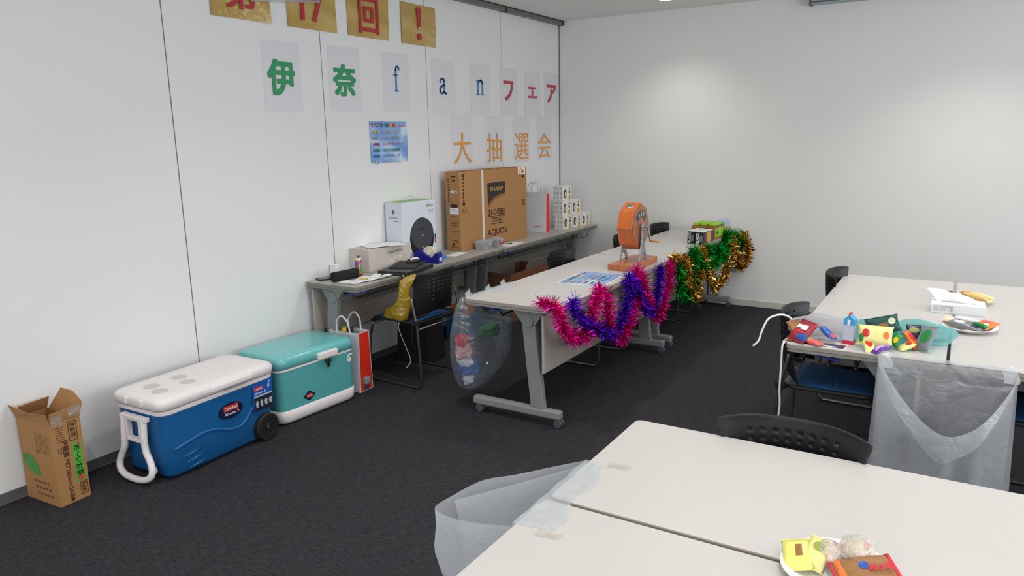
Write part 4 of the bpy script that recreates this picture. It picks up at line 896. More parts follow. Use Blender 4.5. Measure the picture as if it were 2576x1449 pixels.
# tinsel garlands along the table edge
def tinsel(name, label, pts, m, r=.034, dens=1500, wid=.0035, extra=(), seed=1):
    rnd = random.Random(seed); P = smooth_path(pts, 10); mb = MB()
    L_ = [0.0]
    for a, b in zip(P, P[1:]): L_.append(L_[-1] + (b - a).length)
    total = L_[-1]; n = int(dens * total)
    mb.tube(P[::3] + [P[-1]], .004, 5)
    i = 0
    for k in range(n):
        s = total * (k + rnd.random()) / n
        while i < len(L_) - 2 and L_[i + 1] < s: i += 1
        f = (s - L_[i]) / max(1e-6, L_[i + 1] - L_[i]); c = P[i].lerp(P[i + 1], f)
        d = Vector((rnd.gauss(0, 1), rnd.gauss(0, 1), rnd.gauss(0, 1) - .15)).normalized(); ln = r * (.55 + .6 * rnd.random())
        q = d.orthogonal().normalized(); q = (Matrix.Rotation(rnd.random() * 6.28, 3, d) @ q) * wid * (.6 + .8 * rnd.random()) * .5
        w = Vector((rnd.gauss(0, .2), rnd.gauss(0, .2), rnd.gauss(0, .2))) * r; e = c + d * ln + w; md = c + d * ln * .5 + w * .2
        v = [mb.bm.verts.new(x) for x in (c - q, c + q, md + q, md - q, e + q * .7, e - q * .7)]
        mb.bm.faces.new((v[0], v[1], v[2], v[3])); mb.bm.faces.new((v[3], v[2], v[4], v[5]))
    o = mb.build(name, m, normals=False)
    tag(o, label, 'garland', 'tinsel garlands on the central tables')
    return o
EX = 1.868
def hangs(yz, dx=0.0): 
    out = []
    for y, z in yz:
        x = EX + dx + (.018 if y > 5.1 else 0)
        if z > .69: x -= .018; z = max(z, .725) if z > .71 else z
        if y > 6.79: x += (y - 6.79) * .25; z = z; y = 6.79 + (y - 6.79) * .04
        out.append((x, y, z))
    return out
T_MAG = mat('tinsel_magenta', (226, 20, 150), .22, 1.0); T_PUR = mat('tinsel_purple', (96, 20, 190), .22, 1.0); T_GRN = mat('tinsel_green', (10, 150, 50), .22, 1.0); T_GLD = mat('tinsel_gold', (214, 176, 90), .18, 1.0)
mag = [(3.314, .67), (3.345, .615), (3.409, .553), (3.485, .505), (3.583, .497), (3.676, .505), (3.728, .559), (3.722, .616), (3.78, .684), (3.845, .724), (3.913, .658), (3.92, .576), (3.945, .5), (4.024, .409), (4.142, .341), (4.204, .383), (4.279, .442), (4.35, .5), (4.393, .595), (4.41, .684), (4.435, .732), (4.495, .642), (4.595, .495), (4.697, .396), (4.793, .343), (4.861, .389), (4.944, .474), (5.003, .58), (5.062, .70)]
tinsel('tinsel_garland', 'magenta tinsel garland looped along the central table edge', [(1.715, 3.37, .722), (1.775, 3.355, .726), (1.84, 3.325, .716)] + hangs(mag), T_MAG, .052, 3000, seed=1)
pur = [(3.514, .715), (3.471, .695), (3.519, .633), (3.603, .578), (3.675, .531), (3.782, .491), (3.912, .438), (4.029, .42), (4.089, .467), (4.155, .513), (4.197, .576), (4.227, .645), (4.251, .712), (4.344, .646), (4.402, .564), (4.467, .494), (4.562, .436), (4.666, .422), (4.707, .484), (4.74, .573), (4.782, .647), (4.802, .70)]
tinsel('tinsel_garland', 'purple tinsel garland entwined with the magenta one', hangs(pur, .012), T_PUR, .050, 3000, seed=2)
gre = [(5.108, .68), (5.176, .549), (5.2, .467), (5.29, .40), (5.40, .452), (5.452, .532), (5.482, .621), (5.535, .70), (5.62, .62), (5.72, .54), (5.80, .62), (5.86, .69), (5.90, .60), (6.0, .52), (6.10, .56), (6.16, .65), (6.20, .57), (6.29, .537), (6.362, .607), (6.43, .72), (6.55, .70), (6.66, .69), (6.76, .60), (6.84, .56), (6.94, .60), (7.0, .66)]
tinsel('tinsel_garland', 'green tinsel garland bunched along the edge near the far wall', hangs(gre), T_GRN, .064, 3000, .004, seed=3)
gol = [(5.077, .724), (5.245, .682), (5.296, .614), (5.33, .538), (5.299, .47), (5.436, .404), (5.55, .324), (5.559, .428), (5.621, .503), (5.674, .582), (5.684, .70), (5.782, .535), (5.887, .451), (5.971, .393), (6.07, .32), (6.241, .345), (6.345, .38), (6.409, .451), (6.522, .541), (6.544, .70), (6.636, .561), (6.744, .465), (6.85, .365), (7.0, .405), (7.1, .489), (7.05, .613), (6.945, .70)]
tinsel('tinsel_garland', 'gold tinsel garland hanging in swags near the far wall', hangs(gol, .014), T_GLD, .05, 1700, .009, seed=4)

# clear rubbish bag taped to the back edge of the central table
t = thing('rubbish_bag', 'clear rubbish bag hanging from the near end of the central table', 'bag', (0, 0, 0))
def sheet_ring(z, x0, x1, y0, y1, k):
    pts = rrect(x0, y0, x1, y1, min(.06, (x1 - x0) / 2.2), 6)
    return [(x + .014 * mnoise.noise(Vector((x * 9, y * 9, z * 7 + k))), y + .014 * mnoise.noise(Vector((x * 9 + 4, y * 9, z * 7 + k))), z) for x, y in pts]
MB().loft([sheet_ring(z, x0, x1, y0, y1, 1) for z, x0, x1, y0, y1 in ((.695, 1.19, 1.222, 3.36, 3.85), (.62, 1.14, 1.24, 3.35, 3.86), (.45, 1.08, 1.26, 3.35, 3.86), (.30, 1.08, 1.27, 3.36, 3.83), (.20, 1.10, 1.26, 3.37, 3.75), (.14, 1.13, 1.24, 3.38, 3.6))]).build('bag_body', BAGC, t)
MB().grid(lambda u, v: (1.222 + .09 * u * (1 - .3 * math.sin(v * 7)), 3.37 + .49 * v, .7035 + .004 * mnoise.noise(Vector((u * 5, v * 8, 2)))), 6, 20).build('taped_flap', BAGW, t)
for y, h in ((3.42, .05), (3.63, .04), (3.80, .045)):
    MB().grid(lambda u, v: (1.222 - .012 * v + .012 * math.sin(u * 6), y - .035 + .09 * u, .695 + h * v * (1 - abs(2 * u - .8) ** 1.5 * .8)), 8, 6).build('loose_corner', BAGW, t)
rb = thing('rubbish_bag_tmp', '', 'x') if False else None
for nm, c_, (x, y, z), (a, b, c), rgb, lab in (('crumpled_wrapper', 0, (1.17, 3.40, .43), (.04, .04, .04), (214, 40, 70), 'red wrapper inside the clear rubbish bag'), ('crumpled_wrapper', 1, (1.165, 3.41, .36), (.055, .05, .05), (226, 170, 170), 'pinkish wrapper inside the clear rubbish bag'),
                                           ('crumpled_wrapper', 2, (1.165, 3.70, .42), (.06, .09, .04), (36, 120, 60), 'green wrapper inside the clear rubbish bag'), ('crumpled_wrapper', 3, (1.165, 3.47, .245), (.06, .07, .06), (60, 110, 190), 'blue wrapper low in the clear rubbish bag'), ('crumpled_wrapper', 4, (1.175, 3.415, .30), (.05, .03, .035), (232, 232, 236), 'white wrapper in the clear rubbish bag, under the pinkish one'), ('crumpled_wrapper', 5, (1.175, 3.44, .18), (.035, .03, .035), (236, 236, 240), 'white crumpled wrapper at the bottom of the clear bag')):
    bm_ = bmesh.new(); bmesh.ops.create_icosphere(bm_, subdivisions=3, radius=1)
    for v in bm_.verts:
        n_ = 1 + .45 * mnoise.noise(v.co * 1.9 + Vector((c_ * 3, 0, 0))); v.co = Vector((v.co.x * a * n_, v.co.y * b * n_, v.co.z * c * n_))
    mb = MB(); mb.bm.free(); mb.bm = bm_
    tag(mb.build(nm, mat('wrapper_%d' % c_, rgb, .4), None, (x, y, z)), lab, 'wrapper', 'wrappers in the clear rubbish bag')

# ------------------------------------------------------------------ snack table on the right
def pouch(name, label, cat, loc, rot, w, h, th, m, group=None, prints=(), seed=0, crimp=None, body_name='body'):
    """a sealed snack packet: flat crimped ends, puffed middle; local x width, y length, z thickness"""
    t = thing(name, label, cat, loc, 0, group); t.rotation_euler = rot
    nu, nv = 18, 22
    def f(sgn):
        def fn(u, v):
            a, b = 2 * u - 1, 2 * v - 1
            k = max(0, 1 - a ** 4) * max(0, 1 - (abs(b) / .86) ** 3) if abs(b) < .86 else 0
            wr = 1 + .02 * math.sin(v * 40)
            n_ = .10 * mnoise.noise(Vector((a * 2.2 + seed, b * 2.2, sgn * 1.7)))
            e = (1 - .06 * (1 - b * b)) * (wr if abs(b) > .86 else 1)
            return (a * w / 2 * e, b * h / 2, th / 2 + sgn * th / 2 * (max(0, k) ** .6) * (1 + n_ * 2))
        return fn
    mb = MB(); mb.grid(f(1), nu, nv).grid(f(-1), nu, nv)
    bmesh.ops.remove_doubles(mb.bm, verts=mb.bm.verts, dist=.0002)
    b = mb.build(body_name, m, t)
    for (nm, shape, mm) in prints:
        mb = MB()
        V = [(x, y) for x, y in shape]
        c = (sum(x for x, _ in V) / len(V), sum(y for _, y in V) / len(V))
        def top(x, y): return f(1)(x / w + .5, y / h + .5)[2] + .0012
        vs = [mb.bm.verts.new((x, y, top(x, y))) for x, y in V]; vm = [mb.bm.verts.new(((x + c[0]) / 2, (y + c[1]) / 2, top((x + c[0]) / 2, (y + c[1]) / 2))) for x, y in V]; v0 = mb.bm.verts.new((c[0], c[1], top(*c)))
        n = len(V)
        for k in range(n):
            mb.bm.faces.new((vs[k], vs[(k + 1) % n], vm[(k + 1) % n], vm[k])); mb.bm.faces.new((vm[k], vm[(k + 1) % n], v0))
        mb.build(nm, mm, b)
    if crimp:
        for s in (-1, 1):
            MB().grid(lambda u, v: ((u - .5) * w, s * h * (.435 + .06 * v), th / 2 + .0012), 8, 2).build('crimp', crimp, b, solid=.001)
    return t
def wrapped(label, loc, r, m, group, seed=0, spot=None):
    """a lumpy cracker ball in a clear wrapper with two twisted ends"""
    t = thing('wrapped_cracker', label, 'snack', loc, seed * 1.3, group)
    def ball(rad, amp, fq, sq=.8):
        b = bmesh.new(); bmesh.ops.create_icosphere(b, subdivisions=4, radius=rad)
        for v in b.verts:
            n_ = 1 + amp * mnoise.noise(v.co * fq / rad + Vector((seed, seed * 2, 0))); v.co = Vector((v.co.x * n_, v.co.y * n_, v.co.z * n_ * sq + rad * sq))
        for f_ in b.faces: f_.smooth = True
        mb = MB(); mb.bm.free(); mb.bm = b; return mb
    ball(r * .86, .14, 4.5).build('cracker', m, t, normals=False)
    w = ball(r, .12, 2.6, .84).build('wrapper', WRAP, t, normals=False)
    for s in (-1, 1):
        MB().grid(lambda u, v: (s * r * (.85 + .55 * v), (u - .5) * r * (.25 + 1.1 * v), r * .8 + .16 * r * math.sin(u * 19) * v + .2 * r * v), 14, 5).build('twist_end', WRAP, w)
    if spot:
        MB().cyl((0, -r * .5, r * 1.35), (0, -r * .56, r * 1.42), r * .16, seg=16).build('red_print', spot, w)
    return t
def plate(label, loc, r):
    t = thing('paper_plate', label, 'plate', loc, 0, 'white paper plates')
    MB().lathe([(.001, .002), (r * .66, .002), (r * .74, .006), (r * .95, .020), (r, .0205), (r * .995, .022), (r * .94, .022), (r * .73, .009), (r * .65, .005), (.001, .005)], seg=56).build('dish', mat('paper_plate', (240, 238, 238), .5), t, smooth=True)
    return t
rr_ = random.Random(5)
def circ(cx, cy, a, b=None, n=14): return ell(cx, cy, a, a if b is None else b, n)
PY = mat('pk_paleyellow', (232, 228, 150), .35, noise=.06, nscale=40); PRD = mat('pk_red', (206, 34, 34), .35); PGN = mat('pk_green', (30, 130, 60), .35); PPU = mat('pk_purple', (96, 44, 140), .3); PBL = mat('pk_blue', (38, 84, 170), .3); POR = mat('pk_orange', (226, 120, 50), .35, noise=.25, nscale=50); PGY = mat('pk_grey', (120, 124, 132), .3); PNV = mat('pk_navy', (30, 32, 66), .3); PWH = mat('pk_white', (234, 232, 236), .35); PBN = mat('pk_brown', (150, 104, 60), .45, noise=.2, nscale=60); PYE = mat('pk_yellow', (230, 206, 40), .35); PPK = mat('pk_pink', (222, 96, 96), .3); PDG = mat('pk_darkgreen', (30, 74, 70), .35); PMR = mat('pk_maroon', (150, 34, 44), .3)
TEAL = film('teal_bag_film', (150, 216, 216), .18, .10, .3, .7, 16); WHB = film('white_bag_film', (222, 222, 228), .16, .10, .3, .6, 14)
def sack(name, label, loc, rz, rx, ry, h, m, mouth=.62, seed=0, lean=0.0):
    """carrier bag lying with its open mouth toward -y: a slumped shell with a rim"""
    t = thing(name, label, 'bag', loc, rz, 'plastic bags of snacks on the right table')
    nu, nv = 44, 18
    def fn(u, v):
        a = 2 * PI * u
        q = v * PI * .5 * 1.0
        # v=0 closed back (+y), v=1 mouth (-y)
        yy = ry * math.cos(v * PI * mouth) ; rad = math.sin(min(v * PI * mouth + .02, PI * .52)) 
        if v > .8: rad *= 1 + .22 * (v - .8) / .2
        x = rx * rad * math.cos(a); z = h * .5 + h * .52 * rad * math.sin(a)
        p = Vector((x * 9 + seed, yy * 9, z * 9)); n_ = mnoise.noise(p) * .022 + mnoise.noise(p * 2.7) * .009
        x += n_ * math.cos(a) * 1.2; z += n_ * math.sin(a) + lean * x; yy += mnoise.noise(p + Vector((5, 5, 5))) * .02 * v
        return (x, yy, max(.0025, z))
    mb = MB(); mb.grid(fn, nu, nv); bmesh.ops.remove_doubles(mb.bm, verts=mb.bm.verts, dist=.0003)
    mb.build('bag_skin', m, t, normals=False)
    return t
GS = 'snack packets on the right table'
# flyer under the white bag
fl = tag(MB().box((0, 0, .0006), (.255, .105, .0012)).build('snack_flyer', mat('flyer_white', (222, 218, 214), .45), None, (3.128, 3.308, .7002), (0, 0, R(-4))), 'printed flyer lying under the white snack bag at the table corner', 'flyer')
MB().box((-.055, .0, .0014), (.13, .085, .0006)).build('brown_picture', mat('flyer_brown', (150, 96, 66), .45, noise=.3, nscale=40), fl)
MB().box((.075, -.015, .0014), (.09, .055, .0006)).build('navy_block', PNV, fl); MB().box((.06, -.03, .0018), (.06, .012, .0006)).build('white_strip', PWH, fl)
s = sack('snack_bag', 'white plastic bag of snacks at the left corner of the right table', (3.125, 3.395, .7015), R(8), .115, .095, .105, WHB, .62, 1)
pouch('snack_packet', 'maroon and blue snack packet in the white bag mouth', 'snack', (3.075, 3.315, .735), (R(38), R(8), R(-24)), .085, .12, .03, PMR, GS, [('blue_print', circ(.02, -.035, .024, .018), PBL), ('white_print_glint', rect(-.005, .012, .05, .026), PWH), ('red_print', rect(.0, -.014, .04, .012), PRD)], 2)
pouch('snack_packet', 'gold-brown striped snack packet in the white bag, nearest the corner', 'snack', (3.045, 3.325, .73), (R(52), R(-12), R(35)), .06, .115, .026, PBN, GS, [('black_print', rect(.0, -.01, .022, .05), PNV)], 3)
pouch('snack_packet', 'blue snack packet with red end in the white bag', 'snack', (3.165, 3.33, .738), (R(30), R(10), R(62)), .05, .085, .02, PBL, GS, [('pink_print', circ(.0, -.026, .016, .012), PPK)], 4)
pouch('snack_packet', 'pink-red shiny sweet packet fallen out of the white bag', 'snack', (3.128, 3.268, .703), (R(4), 0, R(60)), .045, .075, .02, PPK, GS, [], 5)
pouch('snack_packet', 'yellow and green sweet packet in front of the white bag', 'snack', (3.105, 3.292, .704), (R(8), 0, R(82)), .03, .10, .018, PYE, GS, [('green_print', rect(.0, -.03, .02, .03), PGN)], 6)
c = MB().tube(smooth_path([(3.025, 3.37, .765), (3.0, 3.365, .79), (2.965, 3.345, .80), (2.925, 3.31, .785), (2.905, 3.285, .735), (2.895, 3.27, .69), (2.875, 3.255, .665)], 6), .0045, 6).build('bag_ribbon', mat('ribbon_white', (224, 226, 232), .5))
tag(c, 'white ribbon curling off the table corner from the white snack bag', 'ribbon')
c = MB().tube(smooth_path([(3.012, 3.243, .705), (3.006, 3.225, .69), (3.006, 3.222, .6), (3.006, 3.218, .5), (3.01, 3.22, .42), (3.004, 3.222, .345)], 6), .0042, 6).build('hanging_ribbon', mat('ribbon_white', (224, 226, 232), .5))
tag(c, 'white ribbon hanging straight down from the right table corner', 'ribbon')
# upright drink carton
t = thing('drink_carton', 'upright blue and white drink carton with red base between two snack bags', 'carton', (3.252, 3.365, .70), R(-6))
MB().box((0, 0, .055), (.042, .042, .11)).build('body', mat('carton_lilac', (196, 200, 222), .35, noise=.08, nscale=90), t, bevel=.001)
mb = MB()
for o_, r_ in (((0, -.021, 0), YF), ((.021, 0, 0), XF), ((-.021, 0, 0), (0, -1, 0))):
    patch(mb, rect(0, .009, .042, .018), o_, r_, XU, .0006)
mb.build('red_base', mat('carton_red', (200, 36, 64), .35), t)
mb = MB()
for o_, r_ in (((0, -.021, 0), YF), ((.021, 0, 0), XF), ((-.021, 0, 0), (0, -1, 0))): patch(mb, rect(0, .098, .042, .024), o_, r_, XU, .0006)
mb.build('blue_band', mat('carton_cyan', (60, 160, 216), .35), t)
MB().prism([(-.021, .11), (.021, .11), (.004, .128), (-.004, .128)], -.021, .021, ax='Y').build('gable', mat('carton_cyan', (60, 160, 216), .35), t, bevel=.001)
MB().box((0, 0, .131), (.006, .042, .012)).build('top_seal', mat('carton_red', (200, 36, 64), .35), t)
mb = MB(); patch(mb, rect(0, .098, .012, .024), (0, -.021, 0), YF, YU, .0012); mb.build('white_stripe', PWH, t)
# turquoise bags
sack('snack_bag', 'turquoise plastic bag with yellow and purple snack packets spilling out', (3.365, 3.425, .7015), R(4), .105, .085, .105, TEAL, .60, 7)
pouch('snack_packet', 'large pale yellow snack packet with red fruit, lying in the turquoise bag', 'snack', (3.355, 3.335, .752), (R(62), 0, R(4)), .135, .085, .035, PY, GS, [('red_print', circ(-.035, .004, .014, .018), PRD), ('green_print', circ(-.052, -.016, .010, .018), PGN), ('orange_print', circ(.042, .0, .012, .016), POR)], 8)
pouch('snack_packet', 'small pale yellow snack packet with red print, below the large one', 'snack', (3.335, 3.297, .712), (R(28), 0, R(24)), .045, .085, .022, PY, GS, [('red_print', circ(.0, .005, .014, .024), PRD)], 9)
pouch('snack_packet', 'purple and lilac snack packet spilling from the turquoise bag', 'snack', (3.385, 3.292, .706), (R(14), 0, R(-36)), .05, .095, .02, PPU, GS, [('lilac_print', [(-.02, -.03), (.01, -.035), (.022, .03), (-.012, .02)], mat('pk_lilac', (196, 170, 216), .3))], 10)
pouch('snack_packet', 'dark green snack packet standing up at the back of the turquoise bag', 'snack', (3.375, 3.405, .785), (R(64), R(-16), R(8)), .13, .075, .03, PDG, GS, [('brown_print', circ(.0, -.01, .022, .014), PBN), ('cream_print', circ(.038, .008, .014, .014), mat('pk_cream', (206, 214, 180), .35)), ('navy_print', circ(-.045, -.004, .016, .02), PNV)], 11)
pouch('snack_packet', 'small green and yellow packet poking from the turquoise bag side', 'snack', (3.435, 3.365, .735), (R(60), R(10), R(-20)), .035, .06, .016, PGN, GS, [('yellow_print', circ(0, 0, .01, .014), PYE)], 12)
sack('snack_bag', 'turquoise plastic bag beside the table joint, smaller mouth', (3.52, 3.505, .7015), R(14), .118, .095, .095, TEAL, .60, 13)
pouch('snack_packet', 'green and silver snack packet inside the bag by the table joint', 'snack', (3.545, 3.405, .742), (R(52), R(-8), R(-38)), .075, .12, .028, PGY, GS, [('green_print', circ(.008, .006, .022, .034), PGN), ('brown_print', circ(-.018, -.034, .012, .012), PBN)], 14)
pouch('snack_packet', 'orange-red snack packet inside the bag by the table joint', 'snack', (3.48, 3.40, .732), (R(48), 0, R(58)), .04, .09, .022, POR, GS, [('red_print', circ(0, .01, .012, .02), PRD)], 15)
pouch('snack_packet', 'pale yellow and red packet slipping out of the bag by the table joint', 'snack', (3.475, 3.365, .708), (R(24), 0, R(-64)), .055, .07, .02, PY, GS, [('red_print', circ(.006, .012, .014, .012), PRD)], 16)
pouch('snack_packet', 'dark packet with pale oval deep inside the bag by the table joint', 'snack', (3.49, 3.45, .755), (R(70), 0, R(10)), .06, .07, .022, PNV, GS, [('olive_print', circ(0, .012, .02, .012), mat('pk_olive', (150, 160, 100), .4))], 17)
# tissue box with a sheet pulled out
t = thing('tissue_box', 'white tissue box with a sheet pulled out, behind the turquoise bags', 'tissue box', (3.645, 4.235, .70), R(1))
TW = mat('tissue_carton', (226, 228, 232), .45)
MB().box((0, 0, .0225), (.235, .16, .045)).build('box', TW, t, bevel=.0015)
text('lettering', 'SCOTTIE', .085, .026, mat('print_softgrey', (176, 180, 188), .5), t, (-.062, -.08, .025), YF, YU, .02)
mb = MB(); MB().box((0, 0, .0455), (.15, .05, .001)).build('slot_film', CLEAR, t)
MB().grid(lambda u, v: (-.09 + .20 * u - .06 * v, .0 + .035 * v + .012 * math.sin(u * 7) * (1 - v), .045 + .062 * v * (1 - .75 * abs(u - .15)) + .006 * mnoise.noise(Vector((u * 4, v * 4, 1)))), 16, 10).build('tissue_sheet', mat('tissue_paper', (242, 243, 246), .8), t, solid=.0008)
# two plates with wrapped snacks
plate('white paper plate of mixed packets between tissue box and table joint', (3.695, 3.845, .70), .112)
for i, (x, y, a, w, h, m, pr, lab) in enumerate(((3.755, 3.87, -28, .075, .13, POR, [('pink_print', circ(-.01, .03, .02, .02), PPK), ('white_print_glint', circ(.012, -.02, .012, .02), PWH)], 'orange packet with pale sticks on the front plate'), (3.68, 3.80, 62, .05, .15, PGY, [('white_print_glint', rect(.0, .03, .03, .04), PWH), ('navy_print', rect(.0, -.04, .03, .03), PNV)], 'grey and navy bar packet at the front of the front plate'),
                                                   (3.735, 3.80, 50, .025, .08, PGN, [], 'green wrapper stick on the front plate'), (3.655, 3.87, 40, .05, .09, PY, [('purple_print', circ(.005, .014, .012, .014), PPU), ('green_print', rect(0, -.026, .03, .012), PGN)], 'yellow packet with purple print on the front plate'),
                                                   (3.685, 3.92, 84, .05, .14, mat('pk_ice', (206, 216, 226), .25), [('green_print', rect(-.0, .055, .04, .016), PGN)], 'ice blue flat packet at the back of the front plate'), (3.61, 3.875, -10, .05, .06, mat('pk_peachclear', (236, 206, 180), .25), [], 'peach clear-wrapped sweet at the left rim of the front plate'))):
    pouch('snack_packet', lab, 'snack', (x, y, .716 + .006 * (i % 3)), (R(6), R(4 * (-1) ** i), R(a)), w, h, .02, m, 'snack packets on the paper plates', pr, 20 + i)
plate('white paper plate of rice crackers behind the tissue box', (3.655, 4.475, .70), .125)
for i, (x, y, a, w, h, m, pr, lab) in enumerate(((3.57, 4.445, 30, .05, .08, mat('pk_olivecream', (206, 196, 140), .35), [('black_print', circ(-.01, .02, .012, .01), PNV)], 'cream and black seaweed cracker packet, left on the back plate'), (3.595, 4.50, -20, .05, .07, mat('pk_gold', (206, 170, 90), .35), [('black_print', circ(.01, .01, .012, .01), PNV)], 'gold and black cracker packet on the back plate rim'),
                                                   (3.72, 4.44, 66, .04, .13, mat('pk_straw', (228, 186, 120), .3), [], 'straw-coloured stick packet, nearest on the back plate'), (3.735, 4.475, 58, .04, .13, mat('pk_straw2', (236, 204, 140), .3), [('white_print_glint', rect(0, .03, .012, .06), PWH)], 'pale straw stick packet with painted white glint on the back plate'),  # the white glint is painted on as a strip
                                                   (3.75, 4.51, 64, .035, .12, mat('pk_straw3', (240, 216, 150), .3), [], 'pale yellow stick packet at the rear of the back plate'), (3.68, 4.505, 20, .05, .06, mat('pk_bread', (196, 160, 90), .4), [], 'brown rice cracker packet at middle of the back plate'), (3.715, 4.545, 84, .04, .06, PWH, [], 'white folded packet at the very back of the plate'))):
    pouch('snack_packet', lab, 'snack', (x, y, .716 + .008 * (i % 3)), (R(8), R(5 * (-1) ** i), R(a)), w, h, .022, m, 'snack packets on the paper plates', pr, 30 + i)

# ------------------------------------------------------------------ plate on the nearest table
PX, PYY = 3.468, 1.515
plate('white paper plate of wrapped crackers at the picture bottom', (PX, PYY, .70), .115)
CRK = mat('cracker_cream', (240, 222, 186), .6, noise=.12, nscale=60, bump=.4, bscale=120); CRP = mat('cracker_pinkish', (240, 210, 190), .6, noise=.12, nscale=60, bump=.4, bscale=120)
RS = mat('wrap_red', (206, 40, 60), .3)
wrapped('large cream wrapped cracker ball with red mark, at the back of the bottom plate', (PX + .028, PYY + .048, .712), .036, CRK, 'wrapped crackers on the bottom plate', 1, RS)
wrapped('pinkish wrapped cracker ball in the middle of the bottom plate', (PX - .022, PYY + .022, .708), .032, CRP, 'wrapped crackers on the bottom plate', 2, RS)
YW = mat('pk_citrus', (226, 220, 120), .3, noise=.2, nscale=60)
pouch('snack_packet', 'yellow clear-wrapped cracker packet at the left rim of the bottom plate', 'snack', (PX - .078, PYY - .004, .716), (R(18), R(-14), R(12)), .06, .085, .03, YW, 'packets on the bottom plate', [('brown_print', rect(.006, .0, .014, .03), PBN)], 41)
pouch('snack_packet', 'second yellow wrapped packet, beside the pinkish cracker ball', 'snack', (PX - .045, PYY + .012, .722), (R(26), R(10), R(-8)), .05, .08, .03, mat('pk_citrus2', (220, 214, 140), .3, noise=.2, nscale=60), 'packets on the bottom plate', [('green_print', circ(.0, .01, .012, .012), mat('pk_moss', (150, 160, 60), .4))], 42)
p_ = pouch('snack_packet', 'peanut packet with red ends and red lettering on the bottom plate', 'snack', (PX + .05, PYY - .008, .722), (R(10), R(8), R(-62)), .075, .125, .026, PBN, 'packets on the bottom plate', [('blue_print', circ(.0, .0, .012, .010), PBL), ('orange_print', rect(0, -.045, .06, .012), POR)], 43, crimp=RS)
text('lettering', '柿の種', .05, .02, mat('wrap_red', (206, 40, 60), .3), p_, (.012, .03, .028), (0, 1, 0), (-1, 0, 0), .03)

# ------------------------------------------------------------------ big milky rubbish bags
def drape(name, m, parent, f, nu, nv): return MB().grid(f, nu, nv).build(name, m, parent, normals=False)
t = thing('bin_bag', 'milky white rubbish bag taped to the snack table edge, hanging open', 'bag', (0, 0, 0), 0, 'milky rubbish bags')
LX, RX_ = 3.395, 3.845; YE = 3.225
def wrk(x, y, z, s=0.0, a=.012): 
    p = Vector((x * 6 + s, y * 6, z * 5)); return a * mnoise.noise(p) + a * .5 * mnoise.noise(p * 2.6)
def back(u, v):
    x = LX + (RX_ - LX) * u + (.0 if v < .1 else .01 * (u - .5)); z = .70 - .63 * v
    return (x, YE - .003 - .03 * v * (1 - v) + wrk(x, 1, z, 0, .010) * min(1, v * 6) - .01 * v, z)
drape('back_sheet', BAGW, t, back, 26, 26)
def rim_z(u): return .692 - .215 * (math.sin(PI * u ** 1.25)) ** .9
def front(u, v):
    zt = rim_z(u); z = zt + (.07 - zt) * v
    bul = math.sin(PI * min(1, max(0, u))) ** .6
    y = YE - .006 - (.06 + .13 * (1 - v) ** .4 * 1.0) * bul
    x = LX - .012 + (RX_ - LX + .024) * u - .02 * (1 - 2 * u) * v
    fold = .016 * math.sin(u * 21 + 2.2 * v + 2 * mnoise.noise(Vector((u * 3, v * 2, 0)))) * min(1, v * 3 + .2) * bul
    return (x, y + fold + wrk(x, 2, z, 3, .016) * bul, z)
drape('front_sheet', BAGW, t, front, 50, 34)
def cuff(u, v):
    x, y, z = front(u, 0); b = math.sin(PI * u) ** .7
    return (x + .0, y - (.010 + .012 * v) * b - .012 * b * math.sin(u * 9) * v - .002, z + .004 * (1 - v) - .095 * v * b * (1 + .35 * mnoise.noise(Vector((u * 5, 1, 0)))))
drape('cuff', BAGW, t, cuff, 50, 8)
drape('taped_flap', BAGW, t, lambda u, v: (LX + (RX_ - LX) * u, YE - .004 + (.055 + .008 * math.sin(u * 17)) * v, .7025 + .003 * mnoise.noise(Vector((u * 9, v * 3, 4)))), 30, 4)
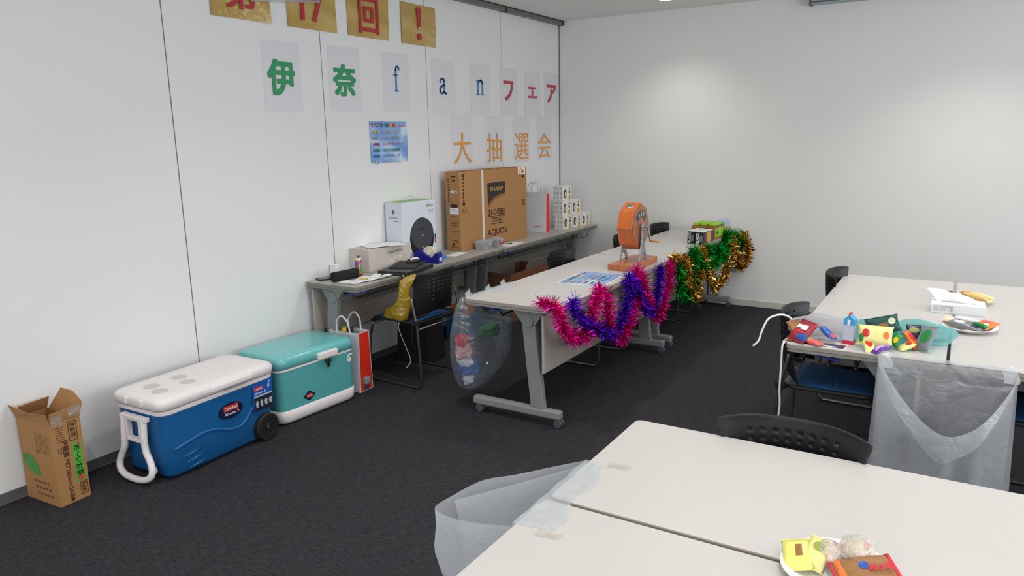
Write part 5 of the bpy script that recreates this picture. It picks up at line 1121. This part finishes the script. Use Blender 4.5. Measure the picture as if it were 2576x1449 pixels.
for s_, x in ((-1, LX + .012), (1, RX_ - .012)):
    drape('knot_corner', BAGW, t, lambda u, v: (x + (u - .5) * .05 + .006 * math.sin(v * 9), YE + .03 - .055 * v, .706 + .012 * math.sin(PI * u) * (1 - v) - .10 * max(0, v - .5) ** 1.2), 10, 10)
t = thing('bin_bag', 'milky white rubbish bag taped to the left edge of the nearest tables', 'bag', (0, 0, 0), 0, 'milky rubbish bags')
YA, YB_ = 1.36, 1.76; XE = 2.772
rimpts = [(2.775, YA - .01, .700), (2.70, 1.33, .695), (2.62, 1.325, .69), (2.548, 1.345, .688), (2.545, 1.43, .685), (2.572, 1.53, .69), (2.63, 1.60, .69), (2.70, 1.685, .694), (2.775, YB_, .702)]
RP = smooth_path(rimpts, 8)
def outer(u, v):
    k = u * (len(RP) - 1); i = min(int(k), len(RP) - 2); p = RP[i].lerp(RP[i + 1], k - i)
    cx, cy = 2.70, 1.54; z = p.z - .64 * v
    sh = 1 - .22 * v
    x, y = cx + (p.x - cx) * sh, cy + (p.y - cy) * sh
    x = min(x, XE) ; n_ = wrk(x, y, z, 7, .016) * min(1, v * 5)
    return (x + n_ + .006 * math.sin(u * 30 + v * 5) * min(1, v * 4), y + n_, z)
drape('outer_sheet', BAGW, t, outer, 64, 26)
drape('inner_sheet', BAGW, t, lambda u, v: (XE - .004 - .03 * v + wrk(0, u * 2, v, 9, .01) * min(1, v * 5), YA + (YB_ - YA) * u, .70 - .62 * v), 20, 24)
drape('inner_fold', BAGW, t, lambda u, v: (2.775 - .22 * (1 - u) ** 1.1 * (1 - .1 * v), 1.42 + .33 * u + .02 * math.sin(v * 3), .697 - .02 * (1 - u) - .30 * v), 20, 14)
drape('taped_flap', BAGW, t, lambda u, v: (XE - .002 + (.10 - .03 * u + .012 * math.sin(u * 11)) * v, YA + .0 + (YB_ - YA) * u + .03 * v * (.5 - u), .7028 + .004 * mnoise.noise(Vector((u * 8, v * 4, 6)))), 30, 8)
for y in (YA - .01, YB_ + .0):
    mb = MB(); mb.grid(lambda u, v: (XE + .07 + .06 * u, y - .012 + .024 * v + .01 * u, .7045 + .001 * math.sin(u * 12)), 6, 3); mb.build('tape', TAPE, t)
